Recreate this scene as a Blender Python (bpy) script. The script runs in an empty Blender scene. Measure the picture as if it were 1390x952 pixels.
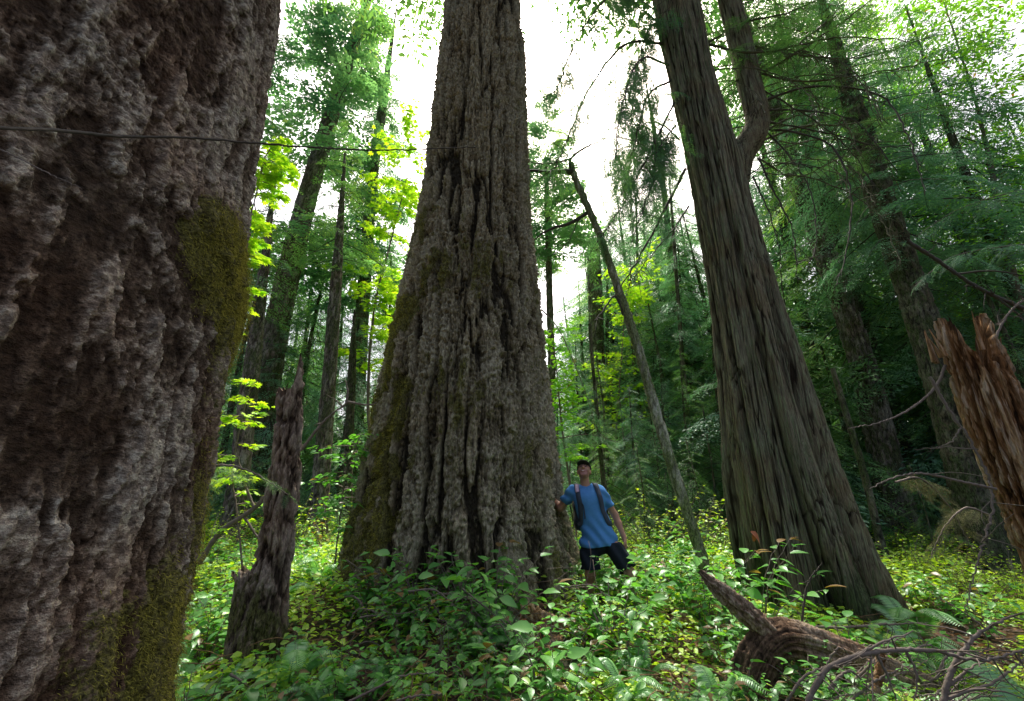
import bpy, math, numpy as np
from mathutils import Matrix, Vector
R = math.radians
rng = np.random.default_rng(11)
SC = bpy.context.scene
COL = SC.collection

# ------------------------------------------------------------------ camera model (metres, +Y ahead)
TILT = R(18.5); FPX = 580.0; CAMZ = 1.5
ct, st = math.cos(TILT), math.sin(TILT)
def P(px, py, D):
    """world point seen at photo pixel px,py at ground distance D in front of the viewer"""
    a = (px-695)/FPX; b = (476-py)/FPX
    d = np.array([a, ct - b*st, st + b*ct]); d = d*(D/d[1])
    return np.array([d[0], d[1], d[2]+CAMZ])
def PW(px, py, D):            # metres per photo pixel there
    p = P(px, py, D); return (p[1]*ct + (p[2]-CAMZ)*st)/FPX

# ------------------------------------------------------------------ numpy noise
def _fin(h):
    h = (h ^ (h >> np.uint32(13)))*np.uint32(1274126177); h = (h ^ (h >> np.uint32(15)))*np.uint32(2246822519)
    return ((h ^ (h >> np.uint32(16))) & np.uint32(0xffffff)).astype(np.float32)*np.float32(1/16777215.)
def _ax(i, k): return (i.astype(np.int32).view(np.uint32))*np.uint32(k)
def _h(ix, iy, iz, s=0):
    return _fin(_ax(ix, 374761393)+_ax(iy, 668265263)+_ax(iz, 2147483647)+np.uint32(s*974634777 & 0xffffffff))
def vnoise(p, s=0):
    p = np.asarray(p, np.float64)
    fl = np.floor(p); f = (p-fl).astype(np.float32); i = fl.astype(np.int32); f = f*f*f*(f*(f*6-15)+10)
    X = _ax(i[:, 0], 374761393)+np.uint32(s*974634777 & 0xffffffff); Y = _ax(i[:, 1], 668265263); Z = _ax(i[:, 2], 2147483647)
    X1, Y1, Z1 = X+np.uint32(374761393), Y+np.uint32(668265263), Z+np.uint32(2147483647)
    fx, fy, fz = f[:, 0], f[:, 1], f[:, 2]
    def row(a, b):
        u, v = _fin(X+a+b), _fin(X1+a+b); return u+(v-u)*fx
    c0 = row(Y, Z); c0 = c0+(row(Y1, Z)-c0)*fy
    c1 = row(Y, Z1); c1 = c1+(row(Y1, Z1)-c1)*fy
    return c0+(c1-c0)*fz
def fbm(p, o=4, s=0, g=.5):
    r = 0; a = 1; t = 0
    for k in range(o):
        r = r + a*vnoise(p*(2.03**k)+17.3*k, s+k); t += a; a *= g
    return r/t
def voro(p, s=0):
    """F1, F2, cell id"""
    i = np.floor(p).astype(np.int32)
    f1 = np.full(len(p), 9.); f2 = f1.copy(); cid = np.zeros(len(p))
    for a in (-1, 0, 1):
        for b in (-1, 0, 1):
            for c in (-1, 0, 1):
                x, y, z = i[:, 0]+a, i[:, 1]+b, i[:, 2]+c
                d = np.sqrt((x+_h(x, y, z, s)-p[:, 0])**2+(y+_h(x, y, z, s+1)-p[:, 1])**2+(z+_h(x, y, z, s+2)-p[:, 2])**2)
                m = d < f1
                f2 = np.where(m, f1, np.minimum(f2, d)); cid = np.where(m, _h(x, y, z, s+3), cid); f1 = np.where(m, d, f1)
    return f1, f2, cid
def ss(x, a, b):
    t = np.clip((x-a)/(b-a), 0, 1); return t*t*(3-2*t)
def n1(x, y, s=0):
    x = np.atleast_1d(np.asarray(x, float)); y = np.atleast_1d(np.asarray(y, float))
    return vnoise(np.stack([x, y, np.zeros_like(x)], 1), s)

# ------------------------------------------------------------------ terrain
CT = P(622, 700, 6.0)[0]; CTY = 6.0
def G(x, y):
    sh = np.shape(x)
    x = np.atleast_1d(np.asarray(x, float)).ravel(); y = np.atleast_1d(np.asarray(y, float)).ravel()
    z = .16*ss(y, 2, 7) + .36*np.exp(-((x-CT)**2+(y-5.3)**2)/(2*1.55**2))
    z += -.16*ss(x, 1.8, 4)*ss(-y, -9, -4) + .18*(n1(x*.5, y*.5, 3)-.5) + .05*(n1(x*2.1, y*2.1, 5)-.5)
    z += .012*np.maximum(y-9, 0) + .7*(n1(x*.08, y*.08, 8)-.5)*ss(y, 12, 30)
    z += .10*ss(-x, 1.5, 5)*ss(y, 4, 8)
    return z.reshape(sh) if sh else float(z[0])

# ------------------------------------------------------------------ object helpers
def link(o, parent=None):
    COL.objects.link(o)
    if parent is not None: o.parent = parent
    return o
def tag(o, label=None, cat=None, group=None, kind=None):
    for k, v in (('label', label), ('category', cat), ('group', group), ('kind', kind)):
        if v: o[k] = v
    return o
def thing(name, loc, label, cat, group=None):
    o = bpy.data.objects.new(name, None); o.location = [float(c) for c in loc]; o.empty_display_size = .3
    link(o); return tag(o, label, cat, group)
def mesh(name, V, Q=None, T=None, mat=None, attrs=None, smooth=True):
    V = np.asarray(V, np.float32)
    Q = np.zeros((0, 4), np.int32) if Q is None else np.asarray(Q, np.int32).reshape(-1, 4)
    T = np.zeros((0, 3), np.int32) if T is None else np.asarray(T, np.int32).reshape(-1, 3)
    me = bpy.data.meshes.new(name)
    me.vertices.add(len(V)); me.vertices.foreach_set('co', V.ravel())
    L = np.concatenate([Q.ravel(), T.ravel()])
    me.loops.add(len(L)); me.loops.foreach_set('vertex_index', L)
    st_ = np.concatenate([np.arange(len(Q))*4, len(Q)*4+np.arange(len(T))*3]).astype(np.int32)
    me.polygons.add(len(st_)); me.polygons.foreach_set('loop_start', st_)
    me.polygons.foreach_set('use_smooth', np.full(len(st_), smooth))
    for k, v in (attrs or {}).items():
        a = me.attributes.new(k, 'FLOAT', 'POINT'); a.data.foreach_set('value', np.asarray(v, np.float32))
    me.update(calc_edges=True)
    if mat is not None:
        for m in (mat if isinstance(mat, (list, tuple)) else [mat]): me.materials.append(m)
    return me
def obj(name, me, parent=None, world=True):
    """one mesh object; mesh data given in world space is shifted to the parent's base"""
    o = bpy.data.objects.new(name, me)
    link(o, parent)
    if parent is not None and world:
        me.transform(Matrix.Translation(-parent.location))
    return o
class Geo:
    def __init__(s): s.V = []; s.Q = []; s.T = []; s.A = {}; s.n = 0
    def add(s, V, Q=None, T=None, **a):
        V = np.asarray(V, float)
        if Q is not None and len(Q): s.Q.append(np.asarray(Q)+s.n)
        if T is not None and len(T): s.T.append(np.asarray(T)+s.n)
        s.V.append(V)
        for k, v in a.items():
            s.A.setdefault(k, []).append(np.broadcast_to(np.asarray(v, float), (len(V),)).copy())
        s.n += len(V)
    def arrays(s):
        return (np.concatenate(s.V), np.concatenate(s.Q) if s.Q else None, np.concatenate(s.T) if s.T else None)
    def mesh(s, name, mat, smooth=True):
        V, Q, T = s.arrays()
        return mesh(name, V, Q, T, mat, {k: np.concatenate(v) for k, v in s.A.items()}, smooth)

# ------------------------------------------------------------------ materials
def newmat(name):
    m = bpy.data.materials.new(name); m.use_nodes = True
    nt = m.node_tree; nt.nodes.clear()
    return m, nt
def N(nt, t, **k):
    n = nt.nodes.new(t)
    for a, b in k.items(): setattr(n, a, b)
    return n
def ramp(nt, stops, fac):
    r = N(nt, 'ShaderNodeValToRGB'); e = r.color_ramp.elements
    while len(e) < len(stops): e.new(.5)
    for i, (p, c) in enumerate(stops):
        e[i].position = p; e[i].color = (*c, 1)
    nt.links.new(fac, r.inputs[0]); return r.outputs[0]
def attr(nt, n):
    a = N(nt, 'ShaderNodeAttribute'); a.attribute_name = n; return a.outputs['Fac']
def noise(nt, sc, det=4, rough=.6, vec=None):
    n = N(nt, 'ShaderNodeTexNoise'); n.inputs['Scale'].default_value = sc; n.inputs['Detail'].default_value = det
    n.inputs['Roughness'].default_value = rough
    if vec is not None: nt.links.new(vec, n.inputs['Vector'])
    return n.outputs['Fac']
def mapping(nt, scale):
    tc = N(nt, 'ShaderNodeTexCoord'); mp = N(nt, 'ShaderNodeMapping'); mp.inputs['Scale'].default_value = scale
    nt.links.new(tc.outputs['Object'], mp.inputs['Vector']); return mp.outputs[0]
def mix(nt, a, b, f, mode='MIX'):
    m = N(nt, 'ShaderNodeMix', data_type='RGBA', blend_type=mode)
    for s_, v in ((m.inputs[0], f), (m.inputs[6], a), (m.inputs[7], b)):
        if hasattr(v, 'is_linked') or isinstance(v, bpy.types.NodeSocket): nt.links.new(v, s_)
        elif isinstance(v, (int, float)): s_.default_value = v
        else: s_.default_value = (*v, 1)
    return m.outputs[2]
def math_(nt, op, a, b=None):
    m = N(nt, 'ShaderNodeMath', operation=op)
    for s_, v in ((m.inputs[0], a), (m.inputs[1], b)):
        if v is None: continue
        if isinstance(v, bpy.types.NodeSocket): nt.links.new(v, s_)
        else: s_.default_value = v
    return m.outputs[0]
def out(nt, sh):
    o = N(nt, 'ShaderNodeOutputMaterial'); nt.links.new(sh, o.inputs[0])
def bark(name, furrow, mid, ridge, lichen=(.26, .27, .22), moss=(.075, .10, .018), sc=(1, 1, .35), lich=.5, rough=.95, fine=40, bump=.35, red=(.94, .76, .66)):
    m, nt = newmat(name)
    h = attr(nt, 'h'); v = mapping(nt, sc)
    a = noise(nt, 9, 6, .7, v); b = noise(nt, fine, 5, .7, v); c = noise(nt, 2.2, 3, .5, mapping(nt, (1, 1, 1)))
    hh = math_(nt, 'ADD', h, math_(nt, 'MULTIPLY', math_(nt, 'SUBTRACT', a, .5), .55))
    d = noise(nt, fine*2.6, 3, .7, v)
    col = ramp(nt, [(0.10, furrow), (.42, mid), (.85, ridge)], hh)
    lm = math_(nt, 'MULTIPLY', ramp(nt, [(.50, (0, 0, 0)), (.56, (1, 1, 1))], b), math_(nt, 'MULTIPLY', ramp(nt, [(.30, (0, 0, 0)), (.70, (1, 1, 1))], hh), lich))
    col = mix(nt, col, lichen, lm)
    col = mix(nt, col, mix(nt, col, red, .7, 'MULTIPLY'), ramp(nt, [(.45, (0, 0, 0)), (.65, (1, 1, 1))], c))
    bb = ramp(nt, [(.32, (.35, .35, .35)), (.5, (1, 1, 1)), (.7, (1.5, 1.5, 1.5))], b)
    col = mix(nt, col, bb, 1.0, 'MULTIPLY')
    col = mix(nt, col, ramp(nt, [(.35, (.6, .6, .6)), (.65, (1.3, 1.3, 1.3))], d), .8, 'MULTIPLY')
    mm = ramp(nt, [(.40, (0, 0, 0)), (.52, (1, 1, 1))], math_(nt, 'ADD', attr(nt, 'moss'), math_(nt, 'ADD', math_(nt, 'MULTIPLY', math_(nt, 'SUBTRACT', a, .5), 1.1), math_(nt, 'MULTIPLY', math_(nt, 'SUBTRACT', b, .5), .9))))
    mcol = mix(nt, tuple(x*1.3 for x in moss), tuple(x*.30 for x in moss), ramp(nt, [(.4, (1, 1, 1)), (.6, (0, 0, 0))], d))
    col = mix(nt, col, mcol, math_(nt, 'MULTIPLY', mm, .88))
    p = N(nt, 'ShaderNodeBsdfPrincipled'); nt.links.new(col, p.inputs['Base Color']); p.inputs['Roughness'].default_value = rough
    p.inputs['Specular IOR Level'].default_value = .15
    bp = N(nt, 'ShaderNodeBump'); bp.inputs['Strength'].default_value = bump; bp.inputs['Distance'].default_value = .03
    st2 = math_(nt, 'ADD', math_(nt, 'SNAP', b, .07), math_(nt, 'MULTIPLY', d, .35))
    nt.links.new(math_(nt, 'ADD', st2, math_(nt, 'MULTIPLY', b, .5)), bp.inputs['Height']); nt.links.new(bp.outputs[0], p.inputs['Normal'])
    out(nt, p.outputs[0]); return m
def leafmat(name, dark, lite, trans, tfac=.4, gloss=.06, rough=.35, third=None, haze=None):
    """leaves: diffuse + light shining through + a waxy sheen; tint is stored per leaf"""
    m, nt = newmat(name)
    t = attr(nt, 'tint')
    oi = N(nt, 'ShaderNodeObjectInfo')
    t2 = math_(nt, 'ADD', t, math_(nt, 'MULTIPLY', math_(nt, 'SUBTRACT', oi.outputs['Random'], .5), .25))
    stops = ([(0, (.14, .085, .035)), (.03, dark), (.9, lite)] if 'leaf' in name and 'maple' not in name else [(0, dark), (.9, lite)]) + ([(1.0, third)] if third else [])
    col = ramp(nt, stops, t2)
    d = N(nt, 'ShaderNodeBsdfDiffuse'); nt.links.new(col, d.inputs[0])
    tr = N(nt, 'ShaderNodeBsdfTranslucent'); nt.links.new(mix(nt, col, tuple(min(c*.75, 1.5)*tfac*1.6 for c in trans), 1.0, 'MULTIPLY'), tr.inputs[0])
    mx = N(nt, 'ShaderNodeAddShader')           # light bounced off plus light let through
    nt.links.new(d.outputs[0], mx.inputs[0]); nt.links.new(tr.outputs[0], mx.inputs[1])
    if gloss > 0:
        g = N(nt, 'ShaderNodeBsdfGlossy'); g.inputs['Roughness'].default_value = rough; g.inputs[0].default_value = (.9, 1, .95, 1)
        m2 = N(nt, 'ShaderNodeMixShader'); m2.inputs[0].default_value = gloss
        nt.links.new(mx.outputs[0], m2.inputs[1]); nt.links.new(g.outputs[0], m2.inputs[2]); out(nt, m2.outputs[0])
    else: out(nt, mx.outputs[0])
    return m
def plain(name, c1, c2, sc=30, rough=.8, spec=.3, bump=.2):
    m, nt = newmat(name); n = noise(nt, sc, 4, .6, mapping(nt, (1, 1, 1)))
    p = N(nt, 'ShaderNodeBsdfPrincipled'); nt.links.new(mix(nt, c1, c2, n), p.inputs['Base Color'])
    p.inputs['Roughness'].default_value = rough; p.inputs['Specular IOR Level'].default_value = spec
    if bump:
        bp = N(nt, 'ShaderNodeBump'); bp.inputs['Strength'].default_value = bump; bp.inputs['Distance'].default_value = .01
        nt.links.new(n, bp.inputs['Height']); nt.links.new(bp.outputs[0], p.inputs['Normal'])
    out(nt, p.outputs[0]); return m

M_FIRNEAR = bark('bark_near_fir', (.055, .036, .022), (.175, .132, .092), (.31, .26, .20), lichen=(.43, .40, .31), moss=(.15, .145, .035), lich=.8, fine=34, bump=1.0, sc=(1, 1, 1.5), red=(.97, .77, .66))  # ridge-to-furrow tones: darker inner bark, with relief shading put into the colour
M_FIR = bark('bark_fir', (.045, .038, .024), (.25, .215, .13), (.41, .365, .24), lichen=(.38, .37, .26), moss=(.15, .145, .035), lich=.5, fine=30, sc=(1, 1, .4), bump=1.0, red=(.95, .88, .80))
M_CEDAR = bark('bark_cedar', (.03, .024, .015), (.135, .12, .078), (.25, .225, .15), lichen=(.19, .25, .13), moss=(.085, .115, .045), lich=.6, fine=48, sc=(1, 1, .045), bump=1.0)
M_SNAG = bark('bark_snag', (.04, .028, .02), (.19, .145, .105), (.33, .27, .21), lichen=(.26, .25, .18), moss=(.10, .105, .03), lich=.5, fine=30, bump=.8)
M_GREY = bark('bark_grey', (.06, .055, .045), (.20, .18, .15), (.34, .31, .26), lichen=(.30, .33, .27), moss=(.07, .09, .03), lich=.6, fine=18, bump=.8)
M_DARK = bark('bark_dark', (.035, .035, .026), (.12, .115, .08), (.19, .18, .13), lichen=(.17, .21, .13), moss=(.06, .085, .03), lich=.6, fine=18)  # darker bark tone for background stems
M_ROT = bark('rotten_wood', (.045, .024, .010), (.28, .145, .055), (.47, .31, .155), lichen=(.40, .34, .26), moss=(.08, .08, .03), lich=.7, fine=30, sc=(1, 1, .12), bump=1.0)
M_LOG = bark('log_wood', (.03, .02, .013), (.19, .125, .075), (.32, .24, .16), lichen=(.31, .27, .21), moss=(.15, .155, .02), lich=.5, fine=30, bump=.8)
M_POLE = bark('bark_pole', (.16, .16, .11), (.36, .36, .26), (.52, .51, .40), lichen=(.5, .55, .42), moss=(.16, .20, .07), lich=.6, fine=30, bump=.6, red=(.95, .95, .85))
M_TWIG = plain('twig', (.10, .075, .055), (.24, .20, .165), 60)
M_TWIGD = plain('twig_dark', (.035, .028, .022), (.085, .075, .055), 40)
M_TWIGM = plain('twig_mossy', (.05, .05, .025), (.13, .13, .06), 30)
M_DEADORANGE = plain('needle_litter_orange', (.35, .10, .04), (.5, .2, .1), 40)
M_MOSS = leafmat('moss_tuft', (.06, .06, .014), (.34, .32, .07), (1, 1, .6), .35, 0)
M_SALAL = leafmat('salal_leaf', (.045, .13, .035), (.13, .31, .06), (1.6, 1.9, .6), .42, .035, .36, third=(.30, .40, .06))
M_COVER = leafmat('ground_cover_leaf', (.08, .19, .025), (.31, .42, .04), (2.1, 2.0, .45), .50, .04, .4, third=(.38, .44, .07))
M_CONIF = leafmat('conifer_spray', (.04, .105, .045), (.13, .235, .085), (1.6, 1.9, .7), .45, .055, .35, third=(.24, .30, .10))
M_CONIFB = leafmat('conifer_spray_bluish', (.045, .125, .08), (.14, .26, .145), (1.4, 1.8, 1.0), .40, .08, .33)
M_FIRN = leafmat('fir_needles', (.045, .125, .085), (.16, .27, .16), (1.6, 1.9, .8), .5, .03, .4, third=(.32, .38, .14))
M_MAPLE = leafmat('maple_leaf', (.10, .24, .02), (.30, .42, .035), (1.8, 1.7, .5), .6, .03, .4)
M_BROAD = leafmat('broad_leaf', (.08, .22, .02), (.20, .40, .05), (1.8, 1.8, .5), .55, .04, .4)
M_FERN = leafmat('fern_leaf', (.08, .20, .06), (.20, .38, .13), (1.4, 1.8, .8), .35, .08, .35)
M_DEADSPRAY = leafmat('withered_spray', (.07, .075, .035), (.17, .17, .09), (1, 1, .8), .3, 0)
M_LITTER = leafmat('litter', (.07, .045, .025), (.22, .14, .08), (1, .8, .5), .2, 0)

# ------------------------------------------------------------------ tubes and trunks
def smooth_path(pts, n):
    """Catmull-Rom through control points with any number of columns"""
    p = np.asarray(pts, float)
    if len(p) == 2: return p[0]+(p[1]-p[0])*np.linspace(0, 1, n)[:, None]
    e = np.vstack([2*p[0]-p[1], p, 2*p[-1]-p[-2]])
    seg = np.linalg.norm(np.diff(p[:, :3], axis=0), axis=1); cs = np.concatenate([[0], np.cumsum(seg)])
    s_ = np.linspace(0, cs[-1], n); k = np.clip(np.searchsorted(cs, s_, 'right')-1, 0, len(p)-2)
    t = ((s_-cs[k])/np.maximum(seg[k], 1e-9))[:, None]
    a, b, c, d = e[k], e[k+1], e[k+2], e[k+3]
    return .5*((2*b)+(-a+c)*t+(2*a-5*b+4*c-d)*t**2+(-a+3*b-3*c+d)*t**3)
def frames(c):
    t = np.gradient(c, axis=0); t /= np.linalg.norm(t, axis=1)[:, None]
    u = np.zeros_like(t); ref = np.array([1., 0, 0]) if abs(t[0][0]) < .9 else np.array([0, 1., 0])
    u[0] = ref-t[0]*ref.dot(t[0]); u[0] /= np.linalg.norm(u[0])
    for i in range(1, len(t)):
        v = u[i-1]-t[i]*u[i-1].dot(t[i]); u[i] = v/np.linalg.norm(v)
    return t, u, np.cross(t, u)
def tube(g, pts, r, ns=6, n=None, tint=.5, jit=0):
    """a bar of round section with tapering radius r=(r0,r1) or list, added to a Geo"""
    pts = np.asarray(pts, float); n = n or max(3, len(pts)*3)
    c = smooth_path(pts, n)
    rr = np.interp(np.linspace(0, 1, n), np.linspace(0, 1, len(r)), r)
    if jit: c = c + rng.normal(0, jit, c.shape)*np.linspace(.2, 1, n)[:, None]; rr = rr*rng.uniform(.85, 1.2, n)
    t, u, v = frames(c)
    a = np.linspace(0, 2*math.pi, ns, endpoint=False)
    V = c[:, None]+rr[:, None, None]*(np.cos(a)[None, :, None]*u[:, None]+np.sin(a)[None, :, None]*v[:, None])
    i = np.arange(n-1)[:, None]*ns; j = np.arange(ns)[None]; k = (j+1) % ns
    Q = np.stack([i+j, i+k, i+ns+k, i+ns+j], -1).reshape(-1, 4)
    V = np.vstack([V.reshape(-1, 3), c[-1]+t[-1]*rr[-1]*.5]); e = n*ns
    T = np.stack([(n-1)*ns+j[0], (n-1)*ns+k[0], np.full(ns, e)], -1)
    g.add(V, Q, T, tint=tint, h=.55, moss=.0)
    return c
def trunk(path, nth, nz, disp, jag=None, hollow=.25, sector=None):
    """big stem: grid around a smooth path (x,y,z,r). disp(pos3, theta, t, r) -> (offset, h, moss)."""
    c4 = smooth_path(path, nz); c, r = c4[:, :3], c4[:, 3]
    t_, u, v = frames(c)
    a = np.linspace(0, 2*math.pi, nth, endpoint=False)
    if sector is not None:                   # finer columns on one side
        m_ = int(nth*.84); a = sector[0]+np.concatenate([np.linspace(-sector[1], sector[1], m_, endpoint=False), np.linspace(sector[1], 2*math.pi-sector[1], nth-m_, endpoint=False)])
    TH = np.broadcast_to(a[None], (nz, nth)); TT = np.broadcast_to(np.linspace(0, 1, nz)[:, None], (nz, nth))
    ti = np.broadcast_to(np.arange(nz, dtype=float)[:, None], (nz, nth))
    if jag is not None:
        ti = ti*jag(a)[None, :]; TT = ti/(nz-1)
    i0 = np.clip(ti.astype(int), 0, nz-2); f = (ti-i0)[..., None]
    L = lambda arr: arr[i0]*(1-f)+arr[i0+1]*f
    C, U, Vv = L(c), L(u), L(v); rr = L(r[:, None])[..., 0]
    dirn = np.cos(TH)[..., None]*U+np.sin(TH)[..., None]*Vv
    pos = C+dirn*rr[..., None]
    off, h, mo = disp(pos.reshape(-1, 3), TH.ravel(), TT.ravel(), rr.ravel())
    pos = pos.reshape(-1, 3)+dirn.reshape(-1, 3)*off[:, None]
    i = np.arange(nz-1)[:, None]*nth; j = np.arange(nth)[None]; k = (j+1) % nth
    Q = np.stack([i+j, i+k, i+nth+k, i+nth+j], -1).reshape(-1, 4)
    T = None
    V = pos
    if jag is not None:                      # broken hollow top: three rings running inward
        top = pos[-nth:]; ctr = top.mean(0); base = len(V)
        rings = []
        for q, (s_, dz) in enumerate(((.72, -.02), (.45, -hollow*.6), (.1, -hollow))):
            z = top.copy(); z[:, :3] = ctr+(top-ctr)*s_; z[:, 2] = np.minimum(top[:, 2], ctr[2]+.12)*(1-.2)+ctr[2]*.2+dz
            rings.append(z)
        V = np.vstack([V]+rings); prev = (nz-1)*nth
        for q in range(3):
            nb = base+q*nth
            Q = np.vstack([Q, np.stack([prev+j[0], prev+k[0], nb+k[0], nb+j[0]], -1)]); prev = nb
        h = np.concatenate([h, np.tile(rng.uniform(.1, .7, nth), 3)]); mo = np.concatenate([mo, np.zeros(3*nth)])
    return V, Q, h, mo

def disp_fir(R0, amp, cell=(5, 1.3), near=False, mossf=None, flare=None, seed=0):
    def f(p, th, t, r):
        w = np.stack([fbm(p*np.array([2.2, 2.2, .9]), 3, 31+seed), fbm(p*np.array([2.2, 2.2, .9])+9, 3, 37+seed), fbm(p*2+5, 3, 41+seed)], 1)-.5
        n1_ = fbm(p*np.array([14, 14, 7.]), 4, 51+seed); n2 = fbm(p*np.array([45, 45, 26.]), 3, 57+seed)
        if near:
            a = fbm(p*np.array([11.5, 11.5, 3.2])+w*np.array([1.6, 1.6, 1.0]), 6, 5+seed, .60)
            b = fbm(p*np.array([15, 15, 7.])+w*2, 5, 15+seed, .66)
            g_ = fbm(p*np.array([5, 5, 1.0])+w*1.5+3, 3, 95+seed)
            gut = ss(1-np.abs(2*g_-1), .90, .985)                       # long deep gutters
            L_ = a+.30*(b-.5)+.10*(n2-.5)
            h0 = ss(L_, .38, .63); st_ = np.floor(h0*5); h = .74*(st_+ss(h0*5-st_, .0, .22))/5+.42*(n2-.5)+.24*(b-.5)+.17
            f1b, f2b, cb = voro(p*np.array([24, 24, 15.])+w*4+(n2[:, None]-.5)*1.2, 77)
            h = h+.20*(cb-.5)*(.4+h)-.10*(1-ss(f2b-f1b, 0, .10))
            h = h*(1-.5*gut)
        else:
            k = cell[0]
            a = fbm(p*np.array([k, k, cell[1]])+w*np.array([.8, .8, .3]), 4, 61+seed, .5)
            fur = ss(1-np.abs(2*a-1)*1.6, .55, 1.0)                     # anastomosing furrows
            a2 = fbm(p*np.array([k*2.3, k*2.3, cell[1]*2.2])+w*1.6, 4, 71+seed, .6)
            f2_ = ss(1-np.abs(2*a2-1)*2.0, .5, 1.0)
            br = ss(fbm(p*np.array([k*1.2, k*1.2, 5.5])+w*3, 3, 81+seed), .56, .72)       # cross breaks
            dv = ss(fbm(p*np.array([1.3, 1.3, .5])+2, 2, 88+seed), .32, .62)
            f1b, f2b, cb = voro(p*np.array([11, 11, 4.5])+w*3+(n1_[:, None]-.5)*1.5, 77+seed)
            h = .90-(.40+.40*dv)*fur-.26*f2_-.24*br+.16*(cb-.5)-.08*(1-ss(f2b-f1b, 0, .12))+.20*(n1_-.5)+.34*(n2-.5)
        h = np.clip(h, 0, 1.1)
        off = amp*(h-.5)+amp*.28*(n2-.5)
        off = off+R0*.10*(fbm(p*np.array([1.1, 1.1, .35]), 2, 91+seed)-.5)*2
        if flare is not None: off = off+flare(p, th, t, r)
        mo = mossf(p, th, t, r, h) if mossf is not None else np.zeros(len(p))
        return off, np.clip(h, 0, 1), mo
    return f
def disp_cedar(amp, flare=None, mossf=None, seed=0, strip=9., lowf=1.0):
    def f(p, th, t, r):
        w = fbm(p*np.array([2, 2, .5]), 3, 21+seed)-.5
        q = p*np.array([strip, strip, .45])+w[:, None]*np.array([1.6, 1.6, .4])
        a = fbm(q, 3, 3+seed, .6); rid = 1-np.abs(2*a-1)
        b = fbm(p*np.array([34, 34, 1.6])+w[:, None]*2, 3, 9+seed)
        e_ = fbm(p*np.array([18, 18, .8])+w[:, None]*2, 2, 29+seed); rid2 = 1-np.abs(2*e_-1)
        c = fbm(p*np.array([3.2, 3.2, .16])+w[:, None]*.5, 2, 13+seed)
        h = np.clip(.95-.6*ss(rid, .86, 1.0)-.30*ss(rid2, .8, 1)-.7*np.abs(b-.5), 0, 1)
        off = amp*(h-.5)+amp*.6*(b-.5)+lowf*.30*r*(c-.5)
        if flare is not None: off = off+flare(p, th, t, r)
        mo = mossf(p, th, t, r, h) if mossf is not None else .25*fbm(p*np.array([1, 1, .4]), 2, 5)
        return off, h, mo
    return f
def disp_small(amp, seed=0, mo=0., fl=0.):
    def f(p, th, t, r):
        a = fbm(p*np.array([14, 14, 3.5])+seed, 3, seed); rid = 1-np.abs(2*a-1)*2
        b = fbm(p*np.array([48, 48, 13.]), 3, seed+9, .65)
        h = np.clip(1-np.clip(rid, 0, 1)*.9+.9*(b-.5), 0, 1)
        off = amp*(h-.6)+amp*.5*(b-.5)+fl*r*np.exp(-t*9)*(1+.4*np.sin(th*4+seed))
        return off, h, np.full(len(p), mo)+mo*fbm(p*2, 2, 3)
    return f
def disp_along(amp, strips=5., seed=0, mo=0.):
    def f(p, th, t, r):
        q = np.stack([np.cos(th)*strips*.5, np.sin(th)*strips*.5, t*4], 1); a = fbm(q, 4, seed, .6); b = fbm(p*38, 3, seed+5, .65)
        h = np.clip(.95-.8*ss(1-np.abs(2*a-1)*1.5, .55, 1)+.9*(b-.5), 0, 1)
        return amp*(h-.5)+amp*.6*(b-.5)+r*.7*(fbm(q*.35+3, 2, seed+2)-.5), .35+.65*h, np.clip(mo*ss(np.cos(th-1.2), .2, .9)*ss(t, .4, .6)*(.4+fbm(p*7, 2, 3)), 0, 1)
    return f
def path_from_edges(rows, D, top=None):
    """rows (py, left px, right px) of a silhouette -> centre line and radius"""
    o = []
    for py, l, r in rows:
        c = P((l+r)/2, py, D); w = (r-l)/2*PW(0, py, D)*D/math.hypot(D, c[0]); d = math.hypot(c[1], c[2]-CAMZ)
        o.append([c[0], c[1], c[2], w/math.sqrt(1+(w/d)**2)])
    o.sort(key=lambda k: k[2]); return o

# ================================================================== SETTING
def ground():
    xs = np.concatenate([np.linspace(-90, -14, 26)[:-1], np.linspace(-14, 14, 260), np.linspace(14, 90, 26)[1:]])
    ys = np.concatenate([np.linspace(-40, 1, 20)[:-1], np.linspace(1, 22, 210), np.linspace(22, 140, 50)[1:]])
    X, Y = np.meshgrid(xs, ys); Z = G(X, Y)
    pp = np.stack([X.ravel(), Y.ravel(), np.zeros(X.size)], 1)
    Z = Z+.06*(fbm(pp*5, 3, 2).reshape(X.shape)-.5)
    nx, ny = len(xs), len(ys)
    i = np.arange(ny-1)[:, None]*nx; j = np.arange(nx-1)[None]
    Q = np.stack([i+j, i+j+1, i+nx+j+1, i+nx+j], -1).reshape(-1, 4)
    m, nt = newmat('forest_floor')
    v = mapping(nt, (1, 1, 1)); a = noise(nt, 1.3, 4, .6, v); b = noise(nt, 28, 6, .75, v)
    col = ramp(nt, [(.3, (.028, .018, .012)), (.5, (.085, .052, .032)), (.75, (.17, .115, .075))], b)
    col = mix(nt, col, ramp(nt, [(.3, (.02, .03, .01)), (.8, (.07, .11, .025))], b), ramp(nt, [(.48, (0, 0, 0)), (.6, (1, 1, 1))], a))
    p = N(nt, 'ShaderNodeBsdfPrincipled'); nt.links.new(col, p.inputs['Base Color']); p.inputs['Roughness'].default_value = 1
    bp = N(nt, 'ShaderNodeBump'); bp.inputs['Strength'].default_value = .8; bp.inputs['Distance'].default_value = .05
    nt.links.new(b, bp.inputs['Height']); nt.links.new(bp.outputs[0], p.inputs['Normal']); out(nt, p.outputs[0])
    o = obj('ground', mesh('ground', np.stack([X, Y, Z], -1).reshape(-1, 3), Q, None, m)); o['kind'] = 'structure'
ground()

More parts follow.
